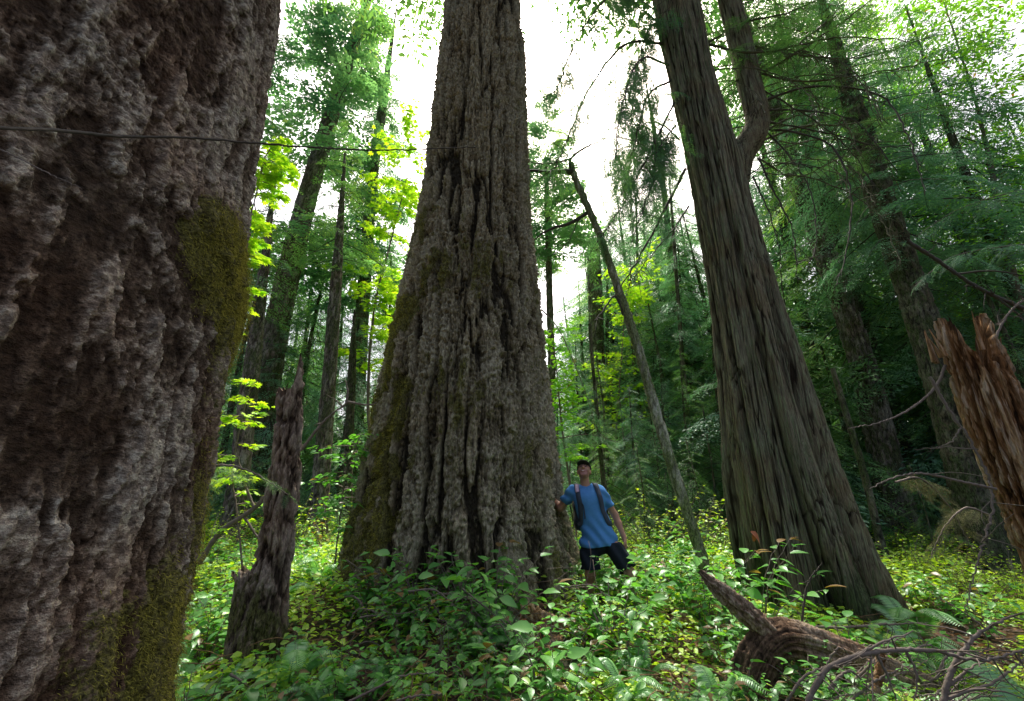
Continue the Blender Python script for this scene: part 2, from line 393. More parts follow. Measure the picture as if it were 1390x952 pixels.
# ================================================================== LEAF TEMPLATES
def leaf_oval(nst=4, wid=.5, fold=.25, curl=.25):
    """pointed oval leaf, length 1 along +x, folded on its midrib"""
    t = np.linspace(0, 1, nst+1)[:-1]; w = wid/2*np.sin(np.clip(t*1.06+.03, 0, 1)**.8*math.pi)**.75
    V = []
    for tt, ww in zip(t, w):
        z = -curl*tt*tt
        V += [[tt, -ww, z+fold*ww], [tt, 0, z], [tt, ww, z+fold*ww]]
    V.append([1, 0, -curl]); n = nst; Q = []; T = []
    for i in range(n-1):
        a = i*3; Q += [[a, a+1, a+4, a+3], [a+1, a+2, a+5, a+4]]
    a = (n-1)*3; T += [[a, a+1, 3*n], [a+1, a+2, 3*n]]
    return np.array(V), np.array(Q), np.array(T)
def leaf_maple():
    V = [[0, 0, 0], [.35, 0, 0]]; ang = [-150, -115, -80, -58, -38, -20, 0, 20, 38, 58, 80, 115, 150]
    rad = [.28, .30, .42, .26, .52, .30, .66, .30, .52, .26, .42, .30, .28]
    for a, r_ in zip(ang, rad): V.append([.35+r_*math.cos(R(a)), r_*math.sin(R(a)), -.25*r_*r_])
    T = [[1, 2+i, 3+i] for i in range(len(ang)-1)]
    return np.array(V), None, np.array(T)
def leaf_quad(w=.3):
    return np.array([[0, 0, 0], [.5, -w/2, .03], [1, 0, -.06], [.5, w/2, .03]]), np.array([[0, 1, 2, 3]]), None
SALAL_LEAF = leaf_oval(4, .56, .22, .22); SMALL_LEAF = leaf_oval(3, .62, .2, .2); LONG_LEAF = leaf_oval(3, .42, .25, .35); PINNA = leaf_oval(3, .17, .25, .25)
MAPLE_LEAF = leaf_maple(); SLIVER = leaf_quad(.13)
def place(g, tmpl, pos, X, Zn, size, tint, **kw):
    """many copies of a leaf template: along X, facing Zn"""
    V, Q, T = tmpl; n = len(pos)
    X = X/np.linalg.norm(X, axis=1)[:, None]; Y = np.cross(Zn, X); Y /= np.maximum(np.linalg.norm(Y, axis=1), 1e-6)[:, None]; Z = np.cross(X, Y)
    W = pos[:, None]+size[:, None, None]*(V[None, :, 0:1]*X[:, None]+V[None, :, 1:2]*Y[:, None]+V[None, :, 2:3]*Z[:, None])
    o = (np.arange(n)*len(V))[:, None, None]
    q = (Q[None]+o).reshape(-1, 4) if Q is not None else None
    t = (T[None]+o).reshape(-1, 3) if T is not None else None
    g.add(W.reshape(-1, 3), q, t, tint=np.repeat(tint, len(V)), h=.6, moss=0)
def unit(v): return v/np.linalg.norm(v, axis=-1, keepdims=True)

# ---- flat drooping conifer spray (length 1 along +x): twigs on both sides, each set with small scale leaves
def spray(seed, nl=22, sub=9, droop=.35, wid=.36, leaf=.055, lw=.36, hang=.18):
    r = np.random.default_rng(seed); pos = []; X = []; S = []; Zs = []
    for i in range(nl):
        t = .12+.86*(i+.5)/nl; side = 1 if i % 2 else -1
        base = np.array([t, .02*math.sin(t*7+seed), -droop*t**2])
        bend = r.normal(0, .35); l = wid*(1-t)**.6*(.55+.45*math.sin(min(1, t*2.2)*math.pi/2))*r.uniform(.7, 1.15)+.05
        a = R(r.uniform(42, 62))*side
        d = np.array([math.cos(a), math.sin(a), -hang*r.uniform(.2, 1.8)])
        m = max(3, int(sub*l/wid)+2)
        for k in range(m):
            s_ = (k+.6)/m; pk = base+d*l*s_+np.array([-d[1]*bend*l*s_*s_, d[0]*bend*l*s_*s_, -hang*.8*l*s_*s_])+r.normal(0, .006, 3)
            b = R(r.uniform(28, 55))*(1 if k % 2 else -1)
            dd = np.array([math.cos(a+b), math.sin(a+b), -hang*1.2+r.normal(0, .12)])
            pos.append(pk); X.append(dd); S.append(leaf*(1.3-.5*s_)*r.uniform(.6, 1.5)); Zs.append([r.normal(0, .3), r.normal(0, .3), 1])
        pos.append(base+d*l); X.append(d); S.append(leaf); Zs.append([0, 0, 1])
    g = Geo(); pos = np.array(pos); X = np.array(X); S = np.array(S); Zs = np.array(Zs)
    V, Q, T = leaf_quad(lw); n = len(pos)
    X = unit(X); Y = unit(np.cross(Zs, X)); Z = np.cross(X, Y)
    W = pos[:, None]+S[:, None, None]*(V[None, :, 0:1]*X[:, None]+V[None, :, 1:2]*Y[:, None]+V[None, :, 2:3]*Z[:, None])
    return W.reshape(-1, 3), (Q[None]+(np.arange(n)*4)[:, None, None]).reshape(-1, 4)
SPR = [spray(s) for s in range(5)]
SPRF = [spray(s+20, nl=34, sub=13, leaf=.036, lw=.34, hang=.22) for s in range(4)]            # finer, for near branches
SPRN = [spray(s+40, nl=26, sub=11, droop=.14, wid=.46, leaf=.07, lw=.55, hang=.12) for s in range(3)]   # fir: bushier, level
SPRH = [spray(s+60, nl=24, sub=8, droop=.8, wid=.22, leaf=.06, lw=.4, hang=.9) for s in range(3)]    # hanging
def put_spray(g, tm, pos, az, pitch, L, roll=0, tint=.5):
    V, Q = tm
    ca, sa, cp, sp, cr, sr = math.cos(az), math.sin(az), math.cos(pitch), math.sin(pitch), math.cos(roll), math.sin(roll)
    Rz = np.array([[ca, -sa, 0], [sa, ca, 0], [0, 0, 1]]); Ry = np.array([[cp, 0, -sp], [0, 1, 0], [sp, 0, cp]]); Rx = np.array([[1, 0, 0], [0, cr, -sr], [0, sr, cr]])
    W = (V*L)@(Rz@Ry@Rx).T+pos
    nv = len(V)//4
    g.add(W, Q, tint=np.repeat(np.clip(tint+rng.normal(0, .16, nv), 0, 1), 4))
def crown(z0, z1, rad, per_m, seed, tms, shape='cone', pitch=(-.25, .15), xy=lambda z: (0, 0), taper=.8, gap=.0):
    """conifer crown: whorls of sprays from z0 to z1, returns (foliage Geo, limb Geo)"""
    r = np.random.default_rng(seed); g = Geo(); w = Geo()
    n = int((z1-z0)*per_m); az = r.uniform(0, 6.28)
    for i in range(n):
        t = (i+r.uniform(0, 1))/n; z = z0+(z1-z0)*t
        if gap and vnoise(np.array([[z*.9, seed*3.1, 0]]))[0] < gap: continue
        az += 2.4+r.normal(0, .4)
        if shape == 'cone': L = rad*((1-t)**taper*.95+.08)*min(1, .5+t*5)
        else: L = rad*(math.sin(min(1, .15+t*.95)*math.pi)**.6+.1)
        L *= r.uniform(.6, 1.15); pt = r.uniform(*pitch)
        x0, y0 = xy(z); pos = np.array([x0, y0, z]); tm = tms[r.integers(len(tms))]; tint = r.uniform(.15, .85)
        put_spray(g, tm, pos, az, pt, L, r.normal(0, .25), tint)
        d = np.array([math.cos(az)*math.cos(pt), math.sin(az)*math.cos(pt), math.sin(pt)])
        if L > 1.0:
            for k in range(2 if L < 2 else 3):       # side sprays on the limb
                s_ = r.uniform(.3, .75); a2 = az+r.choice([-1, 1])*r.uniform(.4, .8)
                put_spray(g, tms[r.integers(len(tms))], pos+d*L*s_+np.array([0, 0, -.3*L*s_*s_]), a2, pt-.2, L*r.uniform(.35, .55), r.normal(0, .3), tint)
        e = pos+d*L*.9+np.array([0, 0, -.26*L])
        tube(w, [pos, pos+d*L*.5+np.array([0, 0, -.08*L]), e], (.005+.007*L, .003), 4, 5)
    return g, w

def crown_obj(g, lw, mat, root, name='crown'):
    V, Q, T = g.arrays(); V2, Q2, T2 = lw.arrays(); n = len(V); nq = len(Q)
    QQ = np.vstack([Q, Q2+n]); TT = T2+n
    me = mesh(name, np.vstack([V, V2]), QQ, TT, [mat, M_TWIGD], {'tint': np.concatenate(g.A['tint']+lw.A['tint'])}, False)
    me.polygons.foreach_set('material_index', np.concatenate([np.zeros(nq, np.int32), np.ones(len(Q2)+len(TT), np.int32)]))
    return obj(name, me, root)

def moss_tufts(name, V, mo, parent, n, ln, seed=0, thr=.55, mat=M_MOSS, hang=.7):
    r = np.random.default_rng(seed); w = np.clip(mo-thr, 0, None); w = w/w.sum()
    idx = r.choice(len(V), n, p=w); pos = V[idx]+r.normal(0, .012, (n, 3))
    c = np.array([V[:, 0].mean(), V[:, 1].mean(), 0]); o = pos-c; o[:, 2] = 0; o = unit(o)
    X = o*r.uniform(.2, 1.0, (n, 1))+r.normal(0, .45, (n, 3))+np.array([0, 0, -hang]); g = Geo()
    place(g, SLIVER, pos, X, r.normal(0, 1, (n, 3)), r.uniform(.5, 1.3, n)*ln, r.uniform(0, 1, n))
    return obj(name, g.mesh(name, mat, False), parent)

# ================================================================== GREAT TREES
def near_fir():
    base = np.array([-1.905, 1.10, G(-1.9, 1.1)])
    root = thing('douglas_fir', base, 'huge near fir trunk with scaly plated bark and a moss clump, filling the left edge', 'tree')
    rows = [(-.3, 1.28), (0, 1.14), (.45, 1.05), (.86, 1.005), (1.3, .98), (1.8, .965), (2.3, .93), (2.8, .90), (3.4, .87), (4.0, .84), (5, .80), (7, .74), (10, .66)]
    path = [[base[0]-.02*max(0, z-4), base[1], z, r_-.02] for z, r_ in rows]
    pm = P(275, 430, 1.35); 
    def mossf(p, th, t, r, h):
        az = np.degrees(np.arctan2(p[:, 0], p[:, 1]))          # seen direction
        d1 = np.exp(-(((az+37)/5.0)**2+((p[:, 2]-2.27)/.20)**2))
        low = ss(1.8-p[:, 2], .0, .75)*np.exp(-((az+34)/7.5)**2)*ss(fbm(p*np.array([5, 5, 2.5]), 3, 19), .36, .60)*1.15
        low2 = ss(1.1-p[:, 2], -.1, .4)*.7
        band = .45*np.exp(-((az+35)/3.2)**2)*ss(2.6-p[:, 2], 0, .5)
        return np.clip(1.3*d1+.85*low+low2*fbm(p*3, 2, 7)+band*.8, 0, 1)
    def flare(p, th, t, r):
        az = np.degrees(np.arctan2(p[:, 0], p[:, 1]))
        return .035*np.exp(-(((az+37)/5)**2+((p[:, 2]-2.25)/.24)**2))
    dd = disp_fir(.08, .031, (7.5, 2.2), True, mossf, flare, seed=2)
    k = [q for q in path if q[2] < 4.5]
    V, Q, h, mo = trunk(k, 1000, 1080, dd, sector=(R(-30), R(78)))
    V2, Q2, h2, mo2 = trunk(path[len(k)-1:], 90, 90, dd); o2 = Geo(); o2.add(V2, Q2, h=h2, moss=mo2)
    obj('upper_trunk', o2.mesh('upper_trunk', M_FIRNEAR), root)
    # keep the fine rows where the photo looks, coarser elsewhere
    obj('trunk', mesh('trunk', V, Q, None, M_FIRNEAR, {'h': h, 'moss': mo}), root)
    moss_tufts('moss', V, mo*(.5+fbm(V*np.array([30, 30, 18]), 3, 5)), root, 120000, .0135, 3, .34)
near_fir()

def great_fir():
    D = CTY; base = np.array([CT, D, G(CT, D)])
    root = thing('douglas_fir', base, 'giant mossy fir with deeply furrowed bark in the centre beside the hiker', 'tree')
    rows = [(0, 610, 703), (100, 598, 711), (200, 586, 714), (300, 571, 718), (400, 549, 731), (500, 527, 741), (600, 507, 752), (700, 486, 766), (770, 470, 782)]
    path = path_from_edges(rows, D)
    b = path[0]; path = [[b[0]-.02, D, b[2]-.45, b[3]+.16], [b[0], D, b[2]-.2, b[3]+.05]] + path
    tp = path[-1]; path += [[tp[0]+.1, D, tp[2]+4, tp[3]-.08], [tp[0]+.25, D, tp[2]+14, tp[3]-.35], [tp[0]+.3, D, tp[2]+26, .08]]
    def mossf(p, th, t, r, h):
        left = ss(-(p[:, 0]-CT)/1.1, -.1, .8); n = fbm(p*np.array([1.5, 1.5, .7]), 3, 12)
        m1 = fbm(p*np.array([3, 3, 1.6]), 4, 29, .6)
        return np.clip((.25+.75*left)*ss(7.5-p[:, 2], 0, 5)*ss(n, .38, .62)*1.1*ss(m1, .3, .62)+.42*ss(h, .2, .9)*ss(m1, .40, .62)*ss(9-p[:, 2], 0, 5), 0, .95)
    def flare(p, th, t, r):
        return .10*np.exp(-np.maximum(p[:, 2]-.3, 0)/.8)*np.sin(th*5+1.3)*.7+.05*np.sin(th*9+p[:, 2]*.8)*np.exp(-np.maximum(p[:, 2]-.3, 0)/2)
    d = disp_fir(.45, .135, (4.8, .42), False, mossf, flare, seed=9)
    # dense part in view
    zc = np.array([q[2] for q in path]); keep = [q for q in path if q[2] < 12.5]
    nxt = path[len(keep)]
    V, Q, h, mo = trunk(keep+[nxt], 760, 1300, d, sector=(R(-90), R(95)))
    obj('trunk', mesh('trunk', V, Q, None, M_FIR, {'h': h, 'moss': mo}), root)
    V2, Q2, h2, mo2 = trunk(path[len(keep)-1:], 60, 80, d)
    w = Geo(); w.add(V2, Q2, h=h2, moss=mo2)
    moss_tufts('moss', V, mo*(V[:, 2] < 6)*(.5+fbm(V*np.array([12, 12, 8]), 3, 5)), root, 30000, .030, 5, .5, hang=.4)
    g, lw = crown(14.5, 34, 6.0, 6.5, 77, SPR, 'cone', (-.3, .1), xy=lambda z: (tp[0]+.2, D), taper=.6, gap=.3)  # unseen crown above the view, added to shade the foreground
    o = obj('upper_trunk', w.mesh('upper_trunk', M_FIR), root)
    crown_obj(g, lw, M_CONIF, root)
    # two dead stub branches on the right flank
    return root
great_fir()

def cedar():
    D = 6.6
    rows = [(0, 886, 948), (100, 905, 968), (200, 926, 1000), (300, 944, 1026), (400, 960, 1056), (500, 972, 1086), (600, 981, 1116), (700, 992, 1154), (780, 1006, 1186), (820, 1012, 1204)]
    path = path_from_edges(rows, D); b = path[0]
    base = np.array([b[0], D, G(b[0], D)])
    root = thing('red_cedar', base, 'tall fluted red cedar with stringy bark and a second stem forking off its right side', 'tree')
    path = [[b[0]+.02, D, b[2]-.5, b[3]+.16], [b[0]+.01, D, b[2]-.2, b[3]+.06]] + path
    tp = path[-1]; path += [[tp[0]-.1, D, tp[2]+3, tp[3]-.1]]
    def flare(p, th, t, r):
        zz = np.maximum(p[:, 2], 0); e = np.exp(-zz/1.5)
        lob = np.abs(np.sin(th*3.5+.6+.12*zz))**.7-.6
        return .19*e*lob+.06*np.sin(th*7+.3*zz)*np.exp(-zz/5)-.32*np.exp(-zz/4.5)*(1-np.abs(np.sin(th*4.5+2+.12*zz)))**4
    def mossf(p, th, t, r, h):
        n = fbm(p*np.array([1.5, 1.5, .4]), 3, 8)
        return np.clip(.52*n+.45*ss(1.2-p[:, 2], 0, 1.)*n*1.3, 0, 1)
    V, Q, h, mo = trunk(path, 640, 900, disp_cedar(.05, flare, mossf, 4, 11.), sector=(R(-110), R(95)))
    obj('trunk', mesh('trunk', V, Q, None, M_CEDAR, {'h': h, 'moss': mo}), root)
    # second stem, leaves at an elbow then climbs beside the trunk
    ctr = lambda px, py, w, d=0: [*P(px, py, D+d), w*PW(px, py, D)/2*.76]
    pth = [ctr(990, 380, 12, .1), ctr(993, 320, 36, .08), ctr(996, 262, 46, .05), ctr(1004, 214, 46, .0), ctr(1022, 186, 42, -.05), ctr(1028, 160, 37, -.05), ctr(1018, 115, 37), ctr(1003, 50, 36), ctr(990, 0, 33), ctr(975, -60, 30), ctr(950, -160, 26)]
    V, Q, h, mo = trunk(pth, 110, 260, disp_cedar(.03, None, None, 11, 12, .5))
    obj('stem', mesh('stem', V, Q, None, M_CEDAR, {'h': h, 'moss': mo}), root)
    # limbs: (pixels start..end, radius) with dangling sprays
    L = [
        # left side, hanging twiggy limbs
        ([(905, 60), (850, 60), (800, 120), (770, 190), (742, 250)], -1.0, .035, 1), ([(900, 20), (840, -10), (790, 40), (760, 110), (735, 140)], -1.4, .03, 1),
        ([(910, 110), (880, 130), (860, 200), (848, 260)], -.8, .03, 1), ([(915, 140), (890, 190), (850, 270), (810, 330)], -.6, .03, 1),
        ([(912, 90), (870, 80), (845, 140), (835, 215)], -1.6, .03, 1), ([(918, 170), (895, 200), (885, 250), (868, 300)], -1.2, .02, 1),
        ([(905, 30), (880, 40), (862, 110), (858, 170)], -.3, .03, 1), ([(930, 230), (905, 280), (870, 345), (835, 400), (806, 435)], -.5, .035, 0),
        ([(935, 280), (915, 310), (885, 345), (850, 392)], -.3, .02, 0), ([(905, 40), (868, 10), (835, -20)], -1.2, .03, 1),
        ([(922, 190), (900, 170), (876, 168), (850, 205), (838, 240)], .3, .02, 1),
        # right side, long limbs over to the right
        ([(960, 60), (1030, 72), (1130, 52), (1240, 55)], -1.2, .035, 2), ([(1000, 90), (1080, 110), (1180, 100), (1290, 78)], -.9, .03, 2),
        ([(1030, 140), (1100, 118), (1190, 128), (1230, 180), (1256, 265)], -1.0, .03, 0), ([(1030, 150), (1090, 150), (1160, 165), (1220, 235)], -.6, .022, 0),
        ([(1035, 175), (1080, 180), (1130, 200), (1155, 260), (1150, 340), (1130, 395)], -.7, .026, 0), ([(1040, 178), (1070, 210), (1100, 260), (1108, 320), (1095, 370)], -.4, .022, 0),
        ([(1030, 215), (1050, 260), (1075, 310), (1083, 385)], -.3, .026, 0), ([(1022, 240), (1040, 280), (1056, 330), (1062, 385)], -.2, .02, 0),
        ([(1035, 100), (1100, 60), (1170, 10), (1215, -30)], -1.4, .04, 2), ([(1000, 30), (1060, 20), (1140, -10)], -1.6, .03, 2),
        ([(1015, 60), (1085, 75), (1170, 78), (1260, 52)], -.2, .03, 2), ([(1036, 165), (1110, 178), (1200, 200), (1260, 190)], -.1, .024, 0),
        ([(1038, 190), (1090, 172), (1160, 168), (1250, 150), (1300, 140)], .3, .03, 2), ([(1030, 120), (1075, 145), (1140, 190), (1195, 260)], .2, .02, 0),
        ([(960, 150), (985, 120), (1040, 95), (1110, 90)], .5, .02, 2), ([(1030, 215), (1080, 240), (1140, 215), (1200, 190)], .6, .02, 2),
        ([(1000, 110), (1045, 85), (1110, 40), (1160, -10)], .4, .03, 2), ([(955, 60), (985, 40), (1010, -20)], .6, .03, 2), ([(1000, 250), (1045, 222), (1120, 228)], -.9, .014, 0),
    ]
    rr = np.random.default_rng(61)
    for k in range(26):
        y0 = rr.uniform(5, 235); x0 = np.interp(y0, [0, 160, 235], [1000, 1035, 1035]) if k % 3 else np.interp(y0, [0, 100, 235], [950, 965, 1010])
        l = rr.uniform(60, 190); dr = rr.uniform(-.35, .25)
        L.append(([(x0, y0), (x0+l*.4, y0+l*dr*.4-6), (x0+l*.8, y0+l*(dr+.12)*.8), (x0+l, y0+l*(dr+.45))], rr.uniform(-1.3, .6), rr.uniform(.010, .018), 3))
    fol = Geo()
    for li, (pp, dy, r0, kind) in enumerate(L):
        n = len(pp); g = Geo()
        w = [P(x, y, D+dy*(i/(n-1))) for i, (x, y) in enumerate(pp)]
        c = tube(g, w, (r0*.85, r0*.5, .006), 6, 34, jit=.014)
        r = np.random.default_rng(200+li)
        for k in range([18, 60, 40, 16][kind]):                   # dead side twigs
            i = r.integers(4, 33); dr = unit(r.normal(0, 1, 3)+np.array([0, 0, -.9])); l = r.uniform(.12, .55)
            q = tube(g, [c[i], c[i]+dr*l*.5, c[i]+dr*l+np.array([0, 0, -.15*l])], (.007, .002), 4, 5)
            if kind == 1 and r.random() < .95:
                for m_ in range(2): put_spray(fol, SPRH[r.integers(3)], c[i]+dr*l*r.uniform(.2, 1.), r.uniform(0, 6.28), r.uniform(-1.0, -.2), r.uniform(.22, .5), r.normal(0, .5), r.uniform(.0, .5))
            if kind == 2 and r.random() < .5:
                put_spray(fol, SPRF[r.integers(4)], c[i], r.uniform(0, 6.28), r.uniform(-.6, .1), r.uniform(.35, .8), r.normal(0, .3), r.uniform(.1, .7))
        obj('limb', g.mesh('limb', [M_TWIGD, M_TWIGD, M_TWIGM, M_TWIGM][kind], True), root)
    # crown out above the picture
    g2, lw = crown(13.5, 24, 4.2, 6, 91, SPR, 'cone', (-.5, 0), xy=lambda z: (tp[0]-.1, D), taper=.6)
    obj('foliage', fol.mesh('foliage', M_CONIF, False), root)
    crown_obj(g2, lw, M_CONIF, root)
    return root
cedar()

def snag():
    D = 4.0
    rows = [(480, 397, 413), (510, 378, 413), (545, 376, 411), (600, 374, 409), (650, 366, 406), (700, 358, 401), (745, 352, 397), (790, 335, 393), (840, 318, 390), (890, 308, 386), (930, 298, 384)]
    path = path_from_edges(rows, D); b = path[0]
    root = thing('broken_snag', (b[0], D, G(b[0], D)), 'narrow broken snag with a torn spike top and swollen foot, left of the giant fir', 'dead tree')
    path = [[b[0], D, b[2]-.3, b[3]+.05]]+path
    def jag(a):
        return 1-.13*(.5+.5*np.cos(a-.0+math.pi*.0))**1-.05*n1(a*3, a*0, 3)-.03*n1(a*11, a*0, 5)
    def jagf(a):                    # the spike stands on the right (+x)
        return .86+.13*np.exp(-((np.mod(a+math.pi, 2*math.pi)-math.pi)/.6)**2)+.02*n1(a*9, a*0, 5)
    V, Q, h, mo = trunk(path, 150, 300, disp_small(.045, 5, .25), jagf, .3)
    mo = np.clip(.55*ss(1.6-V[:, 2], 0, 1.2)*(.3+fbm(V*4, 2, 5)), 0, 1)
    obj('trunk', mesh('trunk', V, Q, None, M_SNAG, {'h': h, 'moss': mo}), root)
    # shattered shell rising on the left of the foot
    p2 = [[*P(330, 935, D-.12), .16], [*P(333, 860, D-.1), .13], [*P(335, 800, D-.08), .085], [*P(322, 770, D-.06), .05]]
    V, Q, h, mo = trunk(p2, 70, 90, disp_small(.03, 8, .3), lambda a: .85+.15*n1(a*4, a*0, 9), .08)
    mo = np.clip(.5*(.3+fbm(V*4, 2, 5)), 0, 1)
    obj('broken_shell', mesh('broken_shell', V, Q, None, M_SNAG, {'h': h, 'moss': mo}), root)
snag()

def rotten_stump():
    D = 3.5
    rows = [(430, 1268, 1338), (500, 1286, 1370), (560, 1304, 1400), (630, 1331, 1432), (700, 1360, 1466), (770, 1390, 1502), (850, 1422, 1545)]
    path = path_from_edges(rows, D); b = path[0]
    root = thing('rotten_stump', (b[0], D, G(b[0], D)), 'leaning rotten stump of raw orange wood at the right edge', 'stump')
    path = [[b[0], D, -.25, b[3]+.06], [b[0], D, .25, b[3]+.02]]+path
    def jagf(a): return np.clip(.86+.10*np.sin(a*2+2.2)+.07*n1(a*4, a*0, 31)+.05*n1(a*13, a*0, 7), .6, 1.0)
    def d(p, th, t, r):
        a = fbm(p*np.array([24, 24, 1.6])+fbm(p*3, 2, 6)[:, None], 4, 5, .65); rid = 1-np.abs(2*a-1); b_ = fbm(p*np.array([42, 42, 4.]), 3, 8, .65)
        h = np.clip(.95-ss(rid, .6, .98)*.7+1.1*(b_-.5), 0, 1)
        return .05*(h-.6)+.035*(b_-.5), h, .35*fbm(p*3, 2, 2)*(p[:, 0] > b[0])
    V, Q, h, mo = trunk(path, 220, 380, d, jagf, .35)
    obj('trunk', mesh('trunk', V, Q, None, M_ROT, {'h': h, 'moss': mo}), root)
    r = np.random.default_rng(4)
    for k in range(14):
        g = Geo()
        a = r.uniform(0, 6.28); p0 = P(1306, 470, D)+np.array([.2*math.cos(a), .2*math.sin(a), -.1])
        tube(g, [p0, p0+np.array([.02*math.cos(a), .02*math.sin(a), r.uniform(.12, .32)])+r.normal(0, .02, 3)], (.020, .002), 5, 4)
        obj('splinter', g.mesh('splinter', M_ROT), root)
rotten_stump()

def leaning_sapling():
    D = 6.2
    root0 = P(990, 862, D-.2)
    root = thing('leaning_tree', (root0[0], D-.2, G(root0[0], D-.2)), 'thin bare leaning tree with a bent broken top between the hiker and the cedar', 'tree')
    pp = [(992, 905, 30), (978, 840, 27), (960, 780, 24), (938, 710, 22), (905, 610, 21), (882, 530, 19), (862, 460, 18), (835, 380, 16), (810, 310, 14), (792, 268, 13.5), (781, 243, 12), (776, 222, 9)]
    path = [[*P(x, y, D), w*PW(x, y, D)/2*.68] for x, y, w in pp]
    path[0][2] = min(path[0][2], G(path[0][0], D)-.1)
    V, Q, h, mo = trunk(path, 28, 320, disp_small(.02, 3, .35, .0))
    obj('trunk', mesh('trunk', V, Q, None, M_POLE, {'h': h, 'moss': mo}), root)
    for pts, r0 in (([(779, 234), (765, 233), (745, 234), (712, 231)], .05), ([(796, 290), (772, 304), (745, 312), (720, 329)], .035), ([(774, 232), (776, 214), (800, 198), (822, 188)], .03), ([(776, 216), (745, 222), (714, 220)], .02), ([(846, 428), (835, 402), (820, 420), (806, 436)], .02),
                    ([(800, 285), (785, 300), (770, 330), (745, 350)], .012), ([(776, 218), (760, 200), (735, 185)], .012)):
        g = Geo(); tube(g, [P(x, y, D-.05*i) for i, (x, y) in enumerate(pts)], (r0, r0*.7, r0*.3), 6, 18, jit=.006)
        obj('branch', g.mesh('branch', M_TWIGD), root)
leaning_sapling()

# ================================================================== BACKGROUND TREES
def bg_trunk(name, label, pts, D, mat, group=None, crown_kw=None, amp=.03, seed=0, nth=44, nz=260, cmat=None, ext=0, cat='tree'):
    """pts (px,py,width px) bottom to top along the visible stem"""
    path = [[*P(x, y, D), w*PW(x, y, D)/2*D/math.hypot(D, P(x, y, D)[0])] for x, y, w in pts]
    gz = G(path[0][0], D)
    if path[0][2] > gz-.2: path = [[path[0][0], D, gz-.3, path[0][3]*1.15]]+path
    if ext:
        a, b = np.array(path[-2]), np.array(path[-1]); s_ = ext/max(.1, b[2]-a[2]); e = b+(b-a)*s_; e[3] = .03; path.append(list(e))
    root = thing(name, (path[0][0], D, gz), label, cat, group)
    V, Q, h, mo = trunk(path, nth, nz, disp_small(amp, seed+3, .3, .35))
    obj('trunk', mesh('trunk', V, Q, None, mat, {'h': h, 'moss': mo}), root)
    if crown_kw:
        pa = np.array(path); fx = lambda z: (np.interp(z, pa[:, 2], pa[:, 0]), D)
        g, lw = crown(xy=fx, seed=seed+1, **crown_kw)
        crown_obj(g, lw, cmat or M_CONIF, root)
    return root
# left: tall fir with tiered boughs seen against the sky, and its companions
bg_trunk('fir_tree', 'tall fir with tiered boughs against the sky, behind the gap on the left', [(338, 680, 44), (362, 520, 38), (392, 370, 33), (428, 230, 26), (458, 130, 20), (490, 30, 14)], 14, M_GREY,
         crown_kw=dict(z0=6.2, z1=26, rad=3.5, per_m=6.5, tms=SPRN, shape='cone', pitch=(-.3, .25), taper=.4, gap=.50), seed=31, cmat=M_FIRN, ext=5, amp=.05)
bg_trunk('fir_tree', 'slimmer fir with mossy stem and feathery crown just left of the giant trunk', [(478, 660, 22), (492, 420, 19), (506, 240, 15), (520, 140, 12)], 17, M_GREY,
         crown_kw=dict(z0=7, z1=24, rad=2.9, per_m=6, tms=SPRN, shape='cone', pitch=(-.5, .1), taper=.5, gap=.42), seed=47, cmat=M_FIRN, ext=7)
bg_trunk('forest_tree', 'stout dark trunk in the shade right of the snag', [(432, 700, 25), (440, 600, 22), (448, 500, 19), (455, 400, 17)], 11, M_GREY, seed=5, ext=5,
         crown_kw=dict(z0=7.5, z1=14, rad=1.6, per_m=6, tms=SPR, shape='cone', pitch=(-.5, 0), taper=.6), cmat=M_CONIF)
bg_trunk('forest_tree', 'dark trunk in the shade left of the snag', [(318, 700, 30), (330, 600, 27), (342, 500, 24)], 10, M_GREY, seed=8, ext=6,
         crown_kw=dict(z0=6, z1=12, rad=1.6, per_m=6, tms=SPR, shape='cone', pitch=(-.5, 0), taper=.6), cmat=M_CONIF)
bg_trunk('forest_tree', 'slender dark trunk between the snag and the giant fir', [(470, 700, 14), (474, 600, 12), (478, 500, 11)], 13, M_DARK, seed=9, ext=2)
# middle gap
bg_trunk('forest_tree', 'thin straight bluish trunk close to the right flank of the giant fir', [(752, 690, 12), (749, 500, 10), (746, 400, 9), (742, 260, 7)], 16, M_GREY, seed=12, ext=2,
         crown_kw=dict(z0=10.5, z1=21, rad=2.2, per_m=8, tms=SPRN, shape='cone', pitch=(-.2, .2), taper=.6), cmat=M_FIRN)
bg_trunk('forest_tree', 'pale wide trunk end standing in haze over the hiker', [(818, 660, 24), (812, 520, 21), (806, 350, 18)], 19, M_GREY, seed=13, ext=1,
         crown_kw=dict(z0=7, z1=14.5, rad=2.2, per_m=5, tms=SPR, shape='cone', pitch=(-.5, 0), taper=.6), cmat=M_FIRN)
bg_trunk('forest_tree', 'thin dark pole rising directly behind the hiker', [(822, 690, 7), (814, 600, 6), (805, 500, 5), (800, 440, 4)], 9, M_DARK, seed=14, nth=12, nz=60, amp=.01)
bg_trunk('forest_tree', 'slim grey pole right of the leaning tree', [(945, 700, 8), (936, 600, 7), (925, 470, 6), (915, 330, 5)], 14.5, M_GREY, seed=15, nth=12, nz=60, amp=.01, ext=3,
         crown_kw=dict(z0=6.5, z1=13, rad=1.4, per_m=7, tms=SPR, shape='cone', pitch=(-.7, -.1), taper=.5), cmat=M_CONIFB)
